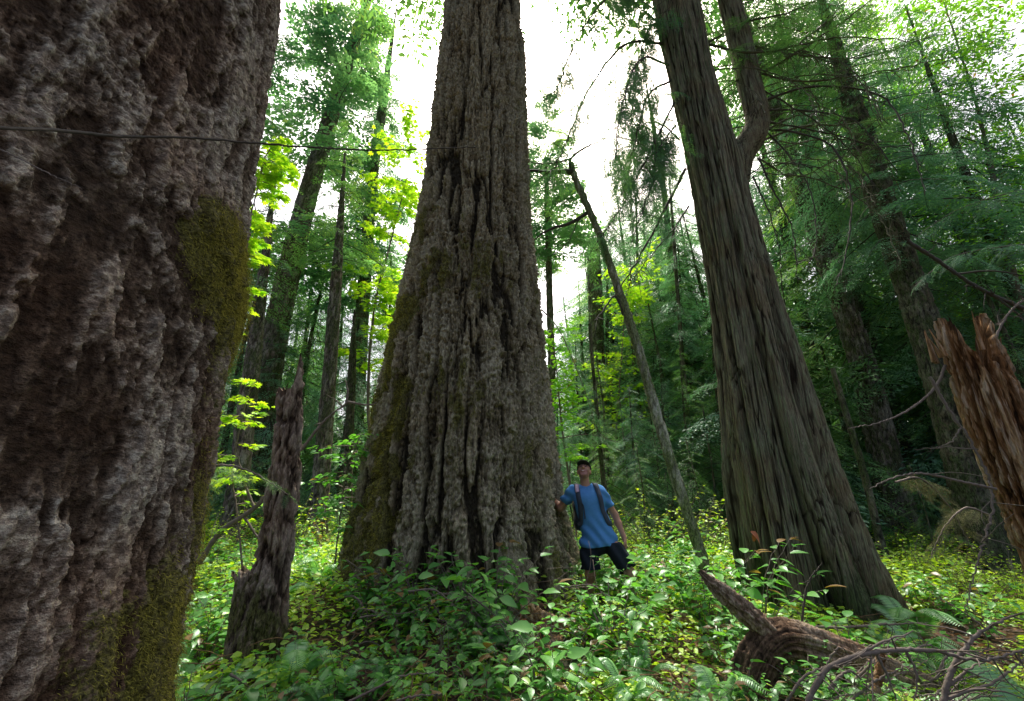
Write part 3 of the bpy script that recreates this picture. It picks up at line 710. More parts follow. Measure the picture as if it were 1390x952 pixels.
bg_trunk('forest_tree', 'faint mossy trunk in the sky gap left of the cedar', [(935, 560, 11), (915, 380, 9), (900, 250, 8), (890, 190, 7)], 18, M_GREY, seed=16, nth=16, nz=80, amp=.02, ext=4,
         crown_kw=dict(z0=7, z1=22, rad=2.7, per_m=7, tms=SPR, shape='cone', pitch=(-.8, -.1), taper=.6, gap=.3), cmat=M_FIRN)
# right
bg_trunk('forest_tree', 'furrowed grey trunk right behind the cedar', [(1222, 735, 50), (1205, 640, 42), (1172, 500, 36), (1136, 390, 33), (1100, 290, 30), (1066, 200, 27), (1040, 120, 24)], 11, M_GREY, seed=21, ext=8, amp=.06, nth=70, nz=420,
         crown_kw=dict(z0=13, z1=24, rad=3.2, per_m=6, tms=SPR, shape='cone', pitch=(-.5, 0), taper=.5), cmat=M_CONIF)
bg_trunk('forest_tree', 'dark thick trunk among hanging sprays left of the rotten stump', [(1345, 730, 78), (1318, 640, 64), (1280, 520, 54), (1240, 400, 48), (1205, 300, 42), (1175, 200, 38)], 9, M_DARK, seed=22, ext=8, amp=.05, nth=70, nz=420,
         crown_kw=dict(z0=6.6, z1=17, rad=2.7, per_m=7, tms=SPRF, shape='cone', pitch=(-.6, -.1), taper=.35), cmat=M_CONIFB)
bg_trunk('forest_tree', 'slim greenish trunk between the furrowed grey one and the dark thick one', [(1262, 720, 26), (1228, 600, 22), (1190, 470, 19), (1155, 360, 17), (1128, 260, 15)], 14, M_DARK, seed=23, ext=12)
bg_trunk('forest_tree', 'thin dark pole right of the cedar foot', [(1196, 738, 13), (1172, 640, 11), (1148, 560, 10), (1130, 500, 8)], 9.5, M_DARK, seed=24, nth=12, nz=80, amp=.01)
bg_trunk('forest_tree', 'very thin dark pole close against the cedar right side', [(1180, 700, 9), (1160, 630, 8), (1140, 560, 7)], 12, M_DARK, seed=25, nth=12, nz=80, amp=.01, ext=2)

# ------------------------------------------------------------------ filler conifers: one proto per kind, copied
def conifer_proto(name, H, rad, per_m, seed, tms, cmat, z0=.6, pitch=(-.6, 0), taper=.6, r0=.14, shape='cone', gap=0):
    root = thing(name, (0, 0, 0), 'x', 'tree')
    r = np.random.default_rng(seed); dx = r.normal(0, .15, 2)
    path = [[0, 0, -.4, r0*1.3], [0, 0, .5, r0], [dx[0], dx[1], H*.5, r0*.7], [0, 0, H*.98, .015]]
    V, Q, h, mo = trunk(path, 12, 60, disp_small(.02, seed, .3, .3))
    obj('trunk', mesh('trunk', V, Q, None, M_DARK, {'h': h, 'moss': mo}), root)
    g, lw = crown(z0, H, rad, per_m, seed, tms, shape, pitch, taper=taper, gap=gap)
    crown_obj(g, lw, cmat, root)
    return root
def copy_thing(o):
    c = o.copy(); COL.objects.link(c)
    for ch in o.children:
        d = ch.copy(); COL.objects.link(d); d.parent = c
    return c
used = set()
def put(proto, x, y, rz, sc, label, group, dz=-.05):
    o = proto if proto.name not in used else copy_thing(proto)
    used.add(proto.name); o.location = (x, y, G(x, y)+dz); o.rotation_euler = (0, 0, rz); o.scale = (sc, sc, sc)
    o['label'] = label; o['group'] = group; return o
def xat(px, D, py=650): return P(px, py, D)[0]

tallA = conifer_proto('conifer', 21, 3.1, 7.5, 101, SPR, M_CONIF, z0=2.2, pitch=(-.65, -.05), taper=.45, r0=.22)
tallB = conifer_proto('conifer', 19, 3.0, 7.5, 103, SPR, M_CONIFB, z0=1.6, pitch=(-.6, 0), taper=.4, r0=.2)
tallC = conifer_proto('conifer', 23, 3.2, 6.5, 105, SPRN, M_FIRN, z0=5, pitch=(-.5, .1), taper=.5, r0=.25)
midA = conifer_proto('hemlock', 9, 2.1, 10, 107, SPR, M_CONIF, z0=.5, pitch=(-.5, .05), taper=.6, r0=.10)
midB = conifer_proto('hemlock', 7.5, 2.0, 11, 109, SPR, M_CONIFB, z0=.4, pitch=(-.6, 0), taper=.55, r0=.09)
small = conifer_proto('conifer_sapling', 3.4, 1.15, 17, 111, SPRF, M_CONIF, z0=.25, pitch=(-.35, .15), taper=.7, r0=.035)
GA = 'tall conifers of the dense wood behind the cedar'; LA = 'tall dense conifer with drooping sprays in the wood behind the cedar'
GL = 'tall conifers in the wood at the left'; LL = 'tall dense conifer in the wood behind the snag'
GM = 'young hemlocks under the tall trees'; LM = 'young hemlock with flat drooping sprays under the tall trees'
GF = 'distant conifers deep in the wood'; LF = 'distant conifer deep in the wood, seen between nearer trunks'
GS = 'conifer saplings in the undergrowth'; LS = 'small conifer sapling in the undergrowth'
r = np.random.default_rng(5)
# right-hand wood
for i, (px, D, k) in enumerate([(1240, 12, 0), (1335, 11, 1), (1420, 13, 0), (1500, 10, 1), (1130, 15, 1), (1300, 16, 0), (1185, 18, 0), (1080, 18, 1), (1390, 18, 1), (1460, 19, 0), (1600, 15, 1), (1005, 22, 1), (1260, 23, 1), (1110, 26, 0), (1570, 21, 0), (1350, 27, 0)]):
    put([tallA, tallB][k], xat(px, D), D, r.uniform(0, 6.28), r.uniform(.9, 1.15), LA, GA)
for px, D, k, s_ in [(893, 24, 1, .92), (935, 26, 0, 1.05), (852, 28, 1, .95), (975, 23, 1, 1.0), (915, 31, 0, 1.25), (826, 30, 0, 1.12), (872, 27, 0, 1.15), (548, 29, 1, .9), (950, 20, 1, .9)]:
    put([tallA, tallB][k], xat(px, D), D, r.uniform(0, 6.28), s_, 'tall conifer standing far back against the open sky beside the giant fir', 'tall conifers far back against the sky')
# middle: lower, so that the sky gap stays open
for i, (px, D, k, s_) in enumerate([(885, 17, 0, 1.3), (965, 17.5, 1, 1.7), (850, 20, 1, 1.9), (905, 16, 1, 1.25), (945, 13, 0, .65), (865, 12.5, 1, .6), (905, 21.5, 1, 2.5), (842, 22, 1, 2.2), (800, 21, 0, 1.4), (820, 14.5, 0, .7), (775, 25, 1, 1.8), (812, 27, 0, 2.0), (985, 13.5, 1, .6), (925, 19, 0, 1.4), (790, 20, 0, 1.0), (760, 14, 1, .62), (1050, 12, 1, 1.3), (1120, 11, 0, .8), (1265, 13.5, 1, .8), (870, 24, 1, 1.5), (730, 24, 0, 1.1), (980, 17, 0, 1.6),
                                    (400, 17, 0, 1.4), (350, 14, 1, 1.1), (460, 15, 1, 1.2), (300, 14, 0, 1.2), (500, 17, 0, 1.3), (430, 19, 1, 1.6), (540, 20, 0, 1.4), (370, 18, 0, 1.6), (250, 16, 1, 1.6), (620, 24, 1, 1.4), (1180, 14, 1, .7), (1350, 14, 0, .8), (1425, 9.5, 0, .9), (1285, 11.5, 1, .7), (1165, 11.5, 1, .5), (1440, 10, 1, 1.0), (1330, 10.5, 0, .9), (1210, 16, 0, 1.2), (1100, 15, 0, 1.1), (915, 14, 1, .8), (1000, 13, 0, .8)]):
    put([midA, midB][k], xat(px, D), D, r.uniform(0, 6.28), s_, LM, GM)
for px, D, k in [(300, 22, 1), (365, 24, 0), (235, 19, 0), (415, 27, 1), (325, 30, 0), (180, 24, 1)]:
    put([tallA, tallB][k], xat(px, D), D, r.uniform(0, 6.28), r.uniform(.62, .78), LL, GL)
for i in range(46):
    D = r.uniform(26, 48); px = r.uniform(120, 1560)
    s_ = r.uniform(.5, .75) if 700 < px < 960 else r.uniform(.6, .95)
    if px > 960: s_ *= 1.25
    if 440 < px < 700: s_ *= .8
    put([tallA, tallB, tallC][r.integers(3) if px < 700 else r.integers(2)], xat(px, D), D, r.uniform(0, 6.28), s_, LF, GF)
for i in range(34):
    D = r.uniform(12, 17); px = r.choice([r.uniform(740, 980), r.uniform(1190, 1420), r.uniform(290, 480)])
    put(small, xat(px, D), D, r.uniform(0, 6.28), r.uniform(.5, 1.0), LS, GS)

for px, D, s_ in [(778, 11, .8), (826, 12.2, 1.1), (868, 10.8, .75), (905, 11.6, 1.05), (938, 10.6, .8), (968, 12, 1.1), (850, 13.5, 1.3), (890, 13.2, 1.3), (505, 11, .8), (380, 11.5, .9), (1240, 9.2, .6), (1300, 10, .7)]:
    put(small, xat(px, D), D, px*.37, s_, LS, GS)

# ------------------------------------------------------------------ broadleaf boughs
def bough(name, label, stem, D, nleaf, lsize, mat, tmpl, spread, seed, cat='tree', twigs=30, dd=0, group=None, level=.35, base_ground=True, stemr=.035):
    """a stem (pixels) that carries side twigs with leaves held level"""
    r = np.random.default_rng(seed); n = len(stem)
    w = [P(x, y, D+dd*i/(n-1)) for i, (x, y) in enumerate(stem)]
    gz = G(w[0][0], w[0][1])
    root = thing(name, (w[0][0], w[0][1], gz if base_ground else w[0][2]), label, cat, group)
    if base_ground: w = [np.array([w[0][0], w[0][1], gz-.1])]+w
    g = Geo(); c = tube(g, w, (stemr, stemr*.7, .006), 6, 60, jit=.006)
    lf = Geo(); pos = []; X = []
    for k in range(twigs):
        i = r.integers(int(60*.35), 60); a = r.uniform(0, 6.28); l = spread*r.uniform(.4, 1)
        d = np.array([math.cos(a), math.sin(a), r.uniform(-.25, .35)]); e = c[i]+d*l
        q = tube(g, [c[i], c[i]+d*l*.5+[0, 0, .04*l], e], (.008, .002), 4, 6)
        m = nleaf//twigs
        s_ = r.uniform(.2, 1.05, m); pk = c[i]+d*l*s_[:, None]+r.normal(0, .07*spread, (m, 3))*np.array([1, 1, .45])
        b = a+r.choice([-1, 1], m)*r.uniform(.3, 1.2, m)
        pos.append(pk); X.append(np.stack([np.cos(b), np.sin(b), r.uniform(-.45, .15, m)], 1))
    pos = np.concatenate(pos); X = np.concatenate(X); m = len(pos)
    Z = np.array([0, 0, 1.])+r.normal(0, level, (m, 3))
    place(lf, tmpl, pos, X, Z, lsize*r.uniform(.6, 1.25, m), np.clip(r.normal(.5, .25, m), 0, 1))
    obj('stem', g.mesh('stem', M_TWIG), root); obj('leaves', lf.mesh('leaves', mat, False), root)
    return root
bough('vine_maple', 'backlit yellow-green maple leafing along the edge of the near trunk', [(225, 640), (268, 480), (312, 380), (338, 300), (360, 215), (372, 200)], 4.3, 1500, .11, M_MAPLE, MAPLE_LEAF, .38, 3, twigs=60, stemr=.02)
bough('vine_maple', 'small maple with lit leaves low between the near trunk and the snag', [(330, 800), (322, 700), (316, 640), (330, 560), (345, 520)], 5.0, 420, .10, M_MAPLE, MAPLE_LEAF, .42, 4, twigs=26, stemr=.014)
bough('maple_tree', 'broad-leaved tree with sunlit yellow-green boughs left of the giant fir', [(520, 700), (500, 560), (508, 420), (530, 330), (552, 240), (560, 190)], 13.5, 2800, .22, M_MAPLE, MAPLE_LEAF, 1.6, 5, twigs=60, stemr=.06)
bough('alder_tree', 'bright broad-leaved tree overhanging the upper right corner', [(1440, 760), (1400, 500), (1360, 300), (1330, 160), (1300, 60), (1270, -30)], 10, 11000, .15, M_BROAD, LONG_LEAF, 3.2, 6, twigs=150, stemr=.09)
bough('alder_tree', 'second broad-leaved tree with paler leaves farther back in the upper right', [(1290, 740), (1240, 500), (1200, 300), (1160, 120), (1140, 0)], 15, 5500, .17, M_BROAD, LONG_LEAF, 3.2, 7, twigs=100, stemr=.09)
bough('leafy_shrub', 'loose leafy shrub with a few yellowed leaves against the left flank of the giant fir', [(455, 760), (462, 700), (470, 640), (490, 590)], 5.6, 420, .09, M_SALAL, SALAL_LEAF, .55, 8, cat='shrub', twigs=30, stemr=.012)
bough('maple_tree', 'yellow-lit young maple in the haze behind the leaning tree', [(830, 690), (838, 560), (845, 470), (850, 400), (858, 360)], 15.5, 2400, .16, M_MAPLE, MAPLE_LEAF, 1.5, 9, twigs=60, stemr=.04)
bough('maple_tree', 'green young maple right beside the giant fir behind the hiker', [(780, 700), (765, 600), (755, 500), (748, 440)], 9, 1500, .12, M_BROAD, MAPLE_LEAF, .8, 10, twigs=50, stemr=.03)

# ================================================================== UNDERSTOREY
def salal_proto(seed, nst, H, nl, ls, name='salal_shrub', mat=M_SALAL, tm=SALAL_LEAF):
    r = np.random.default_rng(seed); root = thing(name, (0, 0, 0), 'x', 'shrub')
    g = Geo(); lf = Geo(); pos = []; X = []; Z = []
    for s_ in range(nst):
        a = r.uniform(0, 6.28); lean = r.uniform(.15, .8)*H; h = H*r.uniform(.55, 1.05)
        e = np.array([math.cos(a)*lean, math.sin(a)*lean, h]); b = np.array([math.cos(a)*.06, math.sin(a)*.06, -.08])
        c = tube(g, [b, b*.5+e*np.array([.3, .3, .6]), e], (.006, .0035, .002), 4, 14, jit=.006)
        for k in range(nl):
            t = .22+.78*(k+.5)/nl; p_ = c[min(13, int(t*13.9))]; b2 = a+(1 if k % 2 else -1)*r.uniform(.5, 1.5)
            d = np.array([math.cos(b2), math.sin(b2), r.uniform(-.35, .35)])
            pos.append(p_+d*.012); X.append(d); Z.append([r.normal(0, .35), r.normal(0, .35), 1])
        pos.append(e); X.append([math.cos(a), math.sin(a), .4]); Z.append([0, 0, 1])
    n = len(pos); place(lf, tm, np.array(pos), np.array(X, float), np.array(Z, float), ls*r.uniform(.4, 1.25, n), np.clip(r.normal(.42, .30, n), 0, 1))
    obj('stems', g.mesh('stems', M_TWIG), root); obj('leaves', lf.mesh('leaves', mat), root)
    return root
S = [salal_proto(300+i, 13, [.42, .55, .7, .5][i], 9, [.115, .12, .13, .10][i]) for i in range(4)]
HB = [salal_proto(320+i, 16, [.6, .85][i], 15, [.042, .05][i], 'huckleberry_shrub', M_COVER, SMALL_LEAF) for i in range(2)]
GQ = 'salal shrubs of the understorey'; LQ = 'glossy green salal shrub of the forest floor'
r = np.random.default_rng(9)
cxs, cys, crs = [CT, 3.95, -1.9, P(345, 900, 4)[0], 3.9], [6, 6.6, 1.1, 4.0, 3.5], [1.35, 1.1, 1.05, .3, .3]
def free(x, y): return all((x-a)**2+(y-b)**2 > c*c for a, b, c in zip(cxs, cys, crs))
cnt = 0
for i in range(900):
    if cnt >= 165: break
    D = 3.0+r.uniform(0, 1)**1.3*7.5; px = r.uniform(235, 1400); x = xat(px, D, 850)
    if not free(x, D): continue
    if x > 2.2 and D < 5.6 and r.random() < .62: continue       # thinner round the fallen log
    if D > 5 and x > 3.2 and r.random() < .6: continue
    if abs(x-.95) < .35 and 4.2 < D < 5.5 and r.random() < .35: continue
    if 330 < px < 740 and D < 4.9 and r.random() < .6: continue
    hs = .62 if D < 4 else r.uniform(.7, 1.15)
    put(S[r.integers(4)], x, D, r.uniform(0, 6.28), hs*r.uniform(.8, 1.1), LQ, GQ, .0); cnt += 1
GH = 'huckleberry bushes with tiny leaves'; LH = 'fine-leaved huckleberry bush in the sunny undergrowth'
for i in range(60):
    D = r.uniform(6.5, 12); px = r.choice([r.uniform(760, 985), r.uniform(270, 500), r.uniform(1190, 1400)]); x = xat(px, D)
    if free(x, D): put(HB[r.integers(2)], x, D, r.uniform(0, 6.28), r.uniform(.6, 1.0), LH, GH, .0)
# named single plants the photo singles out
def single(px, py, D, k, sc, label, name='salal_shrub'):
    p = P(px, py, D); o = copy_thing(S[k]); o.name = name; o.location = (p[0], p[1], G(p[0], p[1])); o.rotation_euler = (0, 0, px*.1); o.scale = (sc, sc, sc)
    o['label'] = label; o['category'] = 'shrub'
    if 'group' in o: del o['group']
    return o
single(640, 800, 4.25, 3, 1.25, 'tall salal clump with raised leaves against the foot of the giant fir')
single(745, 880, 3.3, 1, 1.05, 'broad-leaved salal clump at the bottom centre, nearest the viewer')
single(1010, 740, 5.1, 2, 1.25, 'tall salal reaching up against the left side of the cedar foot')
single(835, 830, 4.1, 3, 1.2, 'salal standing in front of the hiker legs')
single(275, 890, 2.9, 0, 1.1, 'salal tuft sprouting beside the mossy foot of the near trunk')

for px, D, s_ in [(780, 8.2, 1.3), (875, 8.8, 1.5), (905, 9.6, 1.7), (945, 9.0, 1.5), (850, 10.2, 1.7), (965, 8, 1.2), (800, 9.6, 1.6), (405, 8.6, 1.4), (455, 7.9, 1.3), (300, 8.2, 1.5), (350, 9.2, 1.6), (1250, 9.5, 1.2), (1190, 9.8, 1.3)]:
    put(HB[int(px) % 2], xat(px, D), D, px*.3, s_, LH, GH, .0)
def cover():
    """countless small leaves carpeting the floor"""
    r = np.random.default_rng(21); g = Geo()
    n = 125000; u = r.uniform(0, 1, n); D = 3.2+24*u**1.7
    px = r.uniform(200, 1450, n); x = (px-695)/FPX*(D*ct-1.3*st)
    z = G(x, D); dens = fbm(np.stack([x*1.1, D*1.1, x*0], 1), 3, 4)
    k = (dens > .36)&(r.random(n) < np.where(D < 5.5, .45, 1.0)); x, D, z, dens = x[k], D[k], z[k], dens[k]; n = len(x)
    hgt = .05+.42*ss(dens, .36, .62)*np.where(D < 6, .55, 1.0)*(1+.4*ss(D, 8, 14))
    zz = z+hgt*r.uniform(.2, 1.0, n)
    a = r.uniform(0, 6.28, n); X = np.stack([np.cos(a), np.sin(a), r.uniform(-.3, .3, n)], 1)
    Z = np.array([0, 0, 1.])+r.normal(0, .38, (n, 3))
    place(g, SMALL_LEAF, np.stack([x, D, zz], 1), X, Z, (.045+.0035*D)*r.uniform(.6, 1.4, n), np.clip(r.normal(.45, .27, n), 0, 1))
    o = obj('undergrowth', g.mesh('undergrowth', M_COVER, False)); tag(o, 'low leafy undergrowth carpeting the forest floor', 'ground cover', kind='stuff')
    g = Geo(); n = 16000; D = 2.6+9*r.uniform(0, 1, n)**1.3; px = r.uniform(200, 1450, n); x = (px-695)/FPX*(D*ct-1.3*st)
    a = r.uniform(0, 6.28, n)
    place(g, SMALL_LEAF, np.stack([x, D, G(x, D)+r.uniform(.0, .05, n)], 1), np.stack([np.cos(a), np.sin(a), r.normal(0, .3, n)], 1), np.array([0, 0, 1.])+r.normal(0, .4, (n, 3)), r.uniform(.03, .08, n), r.uniform(0, 1, n))
    for i in range(1500):
        D = 2.8+r.uniform(0, 1)*5; x = xat(r.uniform(240, 1400), D, 880); a = r.uniform(0, 6.28); l = r.uniform(.15, .6); z = G(x, D)+r.uniform(.0, .14)
        d = np.array([math.cos(a), math.sin(a), r.normal(0, .25)])*l
        tube(g, [[x, D, z], [x+d[0]*.5, D+d[1]*.5, z+d[2]*.5+.05*l], [x+d[0], D+d[1], z+d[2]]], (.005, .002), 4, 4, tint=.8, jit=.008)
    o = obj('leaf_litter', g.mesh('leaf_litter', M_LITTER, False)); tag(o, 'brown litter of fallen leaves and twigs', 'litter', kind='stuff')
cover()

# ------------------------------------------------------------------ ferns
def fern(label, px, py, D, nf, L, seed, mat=M_FERN, az=None, dz=0, name='sword_fern'):
    r = np.random.default_rng(seed); p = P(px, py, D); root = thing(name, (p[0], p[1], G(p[0], p[1])+dz), label, 'fern')
    for f in range(nf):
        a = az[f] if az is not None else r.uniform(0, 6.28); l = L*r.uniform(.75, 1.1); g = Geo()
        up = r.uniform(.5, .9) if az is None else .55
        c = smooth_path([[0, 0, 0], [math.cos(a)*l*.35, math.sin(a)*l*.35, l*up*.65], [math.cos(a)*l*.8, math.sin(a)*l*.8, l*up*.55]], 40)
        tube(g, c[::4]+np.array(root.location), (.006, .002), 4, 20)
        n = 38; t = np.linspace(.12, 1, n); pk = c[np.clip((t*39).astype(int), 0, 39)]; tg = unit(np.gradient(c, axis=0))[np.clip((t*39).astype(int), 0, 39)]
        sd = unit(np.cross(tg, [0, 0, 1.])); ln = l*.17*np.sin(np.clip(t*.9+.12, 0, 1)*math.pi)**.6
        for s_ in (-1, 1):
            place(g, PINNA, pk+np.array(root.location), sd*s_+tg*.35+np.array([0, 0, -.12]), np.cross(sd, tg)*1.0+r.normal(0, .08, (n, 3)), ln+.008, r.uniform(.3, .8, n)*np.ones(n))
        obj('frond', g.mesh('frond', mat, False), root)
    return root
fern('sword fern leaning into the right edge with pale comb-like fronds', 1425, 905, 3.3, 9, .95, 1)
fern('sword fern with one spread frond at the foot of the cedar', 1240, 845, 5.4, 5, .8, 2)
fern('small pale fern at the foot of the near trunk', 292, 935, 3.6, 5, .45, 3)
fern('small fern tucked into the mound below the giant fir', 645, 875, 4.0, 4, .4, 4)

fp = fern('x', 700, 900, 4.5, 7, .40, 30)
used.discard(fp.name)
r = np.random.default_rng(17)
for i in range(46):
    D = 3.3+r.uniform(0, 1)**1.2*5; px = r.uniform(250, 1400); x = xat(px, D, 850)
    if free(x, D): put(fp, x, D, r.uniform(0, 6.28), r.uniform(.6, 1.4), 'small fern scattered among the salal on the forest floor', 'small ferns among the salal', 0)
# hanging cedar sprays that catch the sun
def hang_sprays(name, label, spots, D, mat, L, seed, cat='branch'):
    r = np.random.default_rng(seed); p0 = P(*spots[0], D); root = thing(name, p0, label, cat); g = Geo(); w = Geo()
    c = tube(w, [P(x, y, D) for x, y in spots], (.014, .004), 5, 40, jit=.004)
    for i in range(3, 40, 1):
        t = c[i]-c[i-1]; a = math.atan2(t[1], t[0])+(1 if i % 2 else -1)*r.uniform(.5, 1.1)
        put_spray(g, SPRF[r.integers(4)], c[i], a, r.uniform(-.75, -.1), L*r.uniform(.4, 1.0)*(1.1-.6*i/40), r.normal(0, .4), r.uniform(.2, .9))
    obj('twigs', w.mesh('twigs', M_TWIG), root); obj('leaves', g.mesh('leaves', mat, False), root)
hang_sprays('cedar_branch', 'flat cedar branch hanging across the snag', [(205, 650), (290, 632), (340, 640), (392, 672)], 3.6, M_CONIF, .34, 1)
hang_sprays('cedar_branch', 'pale hanging cedar branch beside the giant fir above the hiker', [(735, 420), (760, 450), (790, 520), (812, 590)], 8.0, M_CONIFB, .6, 2)
hang_sprays('cedar_branch', 'pale cedar branch low over the hiker left shoulder', [(735, 600), (760, 595), (800, 590), (835, 600)], 8.4, M_CONIFB, .5, 3)
hang_sprays('cedar_branch', 'withered drooping cedar branch under the dark trunk on the right', [(1215, 655), (1250, 650), (1290, 690), (1322, 750)], 5.6, M_DEADSPRAY, .34, 4)
hang_sprays('cedar_branch', 'withered twiggy branch low left of the rotten stump', [(1345, 700), (1310, 690), (1280, 720), (1262, 760)], 5.2, M_DEADSPRAY, .30, 5)
hang_sprays('cedar_branch', 'bluish spray branch hanging above the rotten stump', [(1420, 330), (1360, 335), (1290, 350), (1240, 390)], 6.5, M_CONIFB, .6, 6)
hang_sprays('cedar_branch', 'long drooping spray branch over the rotten stump near the right edge', [(1430, 250), (1370, 262), (1300, 285), (1230, 330)], 7.2, M_CONIFB, .65, 7)

# ------------------------------------------------------------------ dead branches
def stick(name, label, pts, D, r0, mat=M_TWIG, subs=(), seed=0, dd=0, jit=.004, cat='branch', nsub=0, group=None, r1=None):
    n = len(pts); w = [P(x, y, D+dd*i/(n-1)) for i, (x, y) in enumerate(pts)]
    o0 = w[0]; g = Geo(); c = tube(g, w, (r0, r0*.8, r1 or r0*.3), 8, 14*n, jit=jit); r = np.random.default_rng(seed)
    for sp in subs:
        tube(g, [P(x, y, D) for x, y in sp], (r0*.6, r0*.15), 6, 20, jit=jit)
    for k in range(nsub):
        i = r.integers(5, len(c)); d = unit(r.normal(0, 1, 3)+[0, 0, -.2]); l = r.uniform(.08, .4)
        tube(g, [c[i], c[i]+d*l*.5+r.normal(0, .02, 3), c[i]+d*l], (r0*.35, .0015), 4, 6, jit=.004)
    root = bpy.data.objects.new(name, g.mesh(name, mat)); root.data.transform(Matrix.Translation(-Vector(o0))); root.location = o0
    link(root); return tag(root, label, cat, group)
stick('dead_twig', 'long thin bare twig stretched level across the two great trunks', [(-160, 158), (0, 173), (80, 177), (160, 185), (250, 187), (330, 193), (420, 200), (520, 204), (645, 200)], .50, .0034, M_TWIGD, seed=1, dd=.74, jit=.0012, r1=.0018)
stick('dead_twig', 'short hair-thin twig slanting down over the near trunk', [(-30, 190), (20, 212), (65, 235), (110, 256)], .60, .0015, M_TWIG, seed=2, jit=.001)
stick('dead_branch', 'pale grey forked branch leaning from the near trunk behind the snag', [(270, 765), (300, 722), (345, 690), (368, 665), (402, 620), (440, 572), (474, 545)], 5.0, .030, M_TWIG, seed=3, subs=[[(345, 690), (330, 650), (322, 610)], [(330, 700), (352, 730), (378, 735)], [(470, 548), (472, 530), (468, 515)], [(472, 546), (500, 550), (512, 546)]], nsub=4)
stick('dead_branch', 'curved bare branch sweeping out left of the rotten stump', [(1283, 496), (1270, 525), (1240, 552), (1200, 572), (1152, 582)], 3.6, .011, M_TWIG, seed=4)
stick('dead_branch', 'knotty hanging stick running down past the rotten stump', [(1262, 512), (1290, 560), (1318, 600), (1345, 660), (1345, 700), (1328, 760), (1310, 830)], 3.5, .011, M_TWIG, seed=5, jit=.008, subs=[[(1305, 580), (1290, 600), (1262, 612)], [(1328, 610), (1290, 608), (1240, 610)]], nsub=10)
stick('dead_branch', 'pinkish dead branch pointing left from the rotten stump', [(1352, 664), (1310, 655), (1250, 643), (1210, 650), (1180, 664)], 3.4, .011, M_TWIG, seed=6, nsub=3)
stick('dead_branch', 'dark branch with a torn orange end slanting in above the stump', [(1232, 328), (1270, 352), (1310, 380), (1350, 402), (1420, 432)], 5.2, .026, M_TWIGD, seed=7, subs=[[(1300, 372), (1350, 368), (1420, 380)], [(1350, 402), (1385, 430), (1420, 470)]], nsub=14, r1=.03)
stick('dead_branch', 'twiggy branch rising behind the top of the rotten stump', [(1345, 480), (1360, 440), (1385, 410), (1420, 400)], 4.4, .012, M_TWIG, seed=8, nsub=22)
stick('dead_branch', 'upright thin stick with a hooked tip by the fallen log', [(1088, 872), (1090, 830), (1098, 790), (1116, 764)], 4.0, .010, M_TWIGD, seed=9)
stick('dead_branch', 'big bare branch arching over the fallen log in the foreground', [(1085, 985), (1110, 925), (1140, 898), (1200, 884), (1270, 884), (1330, 897), (1400, 880)], 3.0, .016, M_TWIG, seed=10, jit=.004, subs=[[(1160, 893), (1200, 870), (1250, 856)], [(1230, 884), (1245, 920), (1240, 960)], [(1190, 888), (1210, 930), (1222, 970)]], nsub=22)
stick('dead_branch', 'forked grey branch rising at the bottom right corner', [(1275, 985), (1290, 915), (1318, 870), (1345, 850), (1375, 835)], 3.1, .017, M_TWIG, seed=11, subs=[[(1290, 930), (1320, 905), (1345, 897)], [(1283, 950), (1330, 935), (1400, 950)]], nsub=18)
stick('broken_branch', 'pinkish broken peg standing beside the fallen log', [(1178, 985), (1190, 930), (1197, 885)], 3.2, .030, M_ROT, seed=12, r1=.022)
stick('dead_branch', 'upper of two bare twigs arching in at the bottom left of centre', [(455, 962), (500, 940), (545, 918), (592, 914)], 3.0, .008, M_TWIG, seed=13)
stick('dead_branch', 'lower of two bare twigs arching in at the bottom left of centre', [(500, 975), (540, 952), (565, 945), (600, 943)], 2.9, .008, M_TWIG, seed=14)
stick('dead_branch', 'dark upright stub between salal leaves at the bottom centre', [(590, 985), (592, 930), (596, 890), (604, 850)], 3.2, .017, M_TWIGM, seed=15)
stick('dead_branch', 'thin fallen stick lying across the mound under the giant fir', [(640, 840), (665, 865), (690, 880), (712, 893)], 3.9, .012, M_TWIG, seed=16, nsub=6)
stick('dead_branch', 'twig at the foot of the snag pointing down right', [(312, 915), (335, 930), (358, 950)], 3.4, .008, M_TWIG, seed=17, nsub=3)
stick('dead_branch', 'crooked leafless twig in front of the giant fir left root', [(470, 760), (490, 775), (500, 790), (520, 770), (512, 745)], 4.6, .006, M_TWIG, seed=18, nsub=10)
stick('dead_branch', 'pale bare twig tangle in front of the hiker shorts', [(785, 860), (783, 800), (780, 760), (778, 738)], 4.5, .004, M_TWIG, seed=19, nsub=14)
stick('dead_branch', 'long fallen stick lying on the ground in front of the cedar', [(1095, 850), (1140, 852), (1200, 848), (1260, 845)], 4.6, .014, M_TWIG, seed=20, nsub=10)
for i in range(46):
    rr = np.random.default_rng(700+i); px = rr.uniform(1090, 1400); py = rr.uniform(880, 965)
    a = rr.uniform(-1, 1)
    stick('brush_stick', 'thin dry stick of the brush pile at the bottom right', [(px-rr.uniform(20, 60), py+rr.uniform(5, 50)), (px, py+rr.normal(0, 8)), (px+rr.uniform(20, 70), py+rr.uniform(-30, 40))], 3.1+rr.uniform(0, .9), rr.uniform(.004, .010), M_TWIG, seed=i, nsub=3, group='sticks of the brush pile')
for i in range(40):
    rr = np.random.default_rng(800+i); px = rr.uniform(480, 820); py = rr.uniform(800, 930)
    stick('fallen_twig', 'thin bare twig lying on the mound below the giant fir', [(px-rr.uniform(10, 50), py+rr.uniform(-30, 40)), (px, py+rr.normal(0, 8)), (px+rr.uniform(10, 60), py+rr.uniform(-30, 50))], 3.7+rr.uniform(0, .7), rr.uniform(.003, .008), M_TWIG, seed=i, nsub=3, group='twigs on the mound')

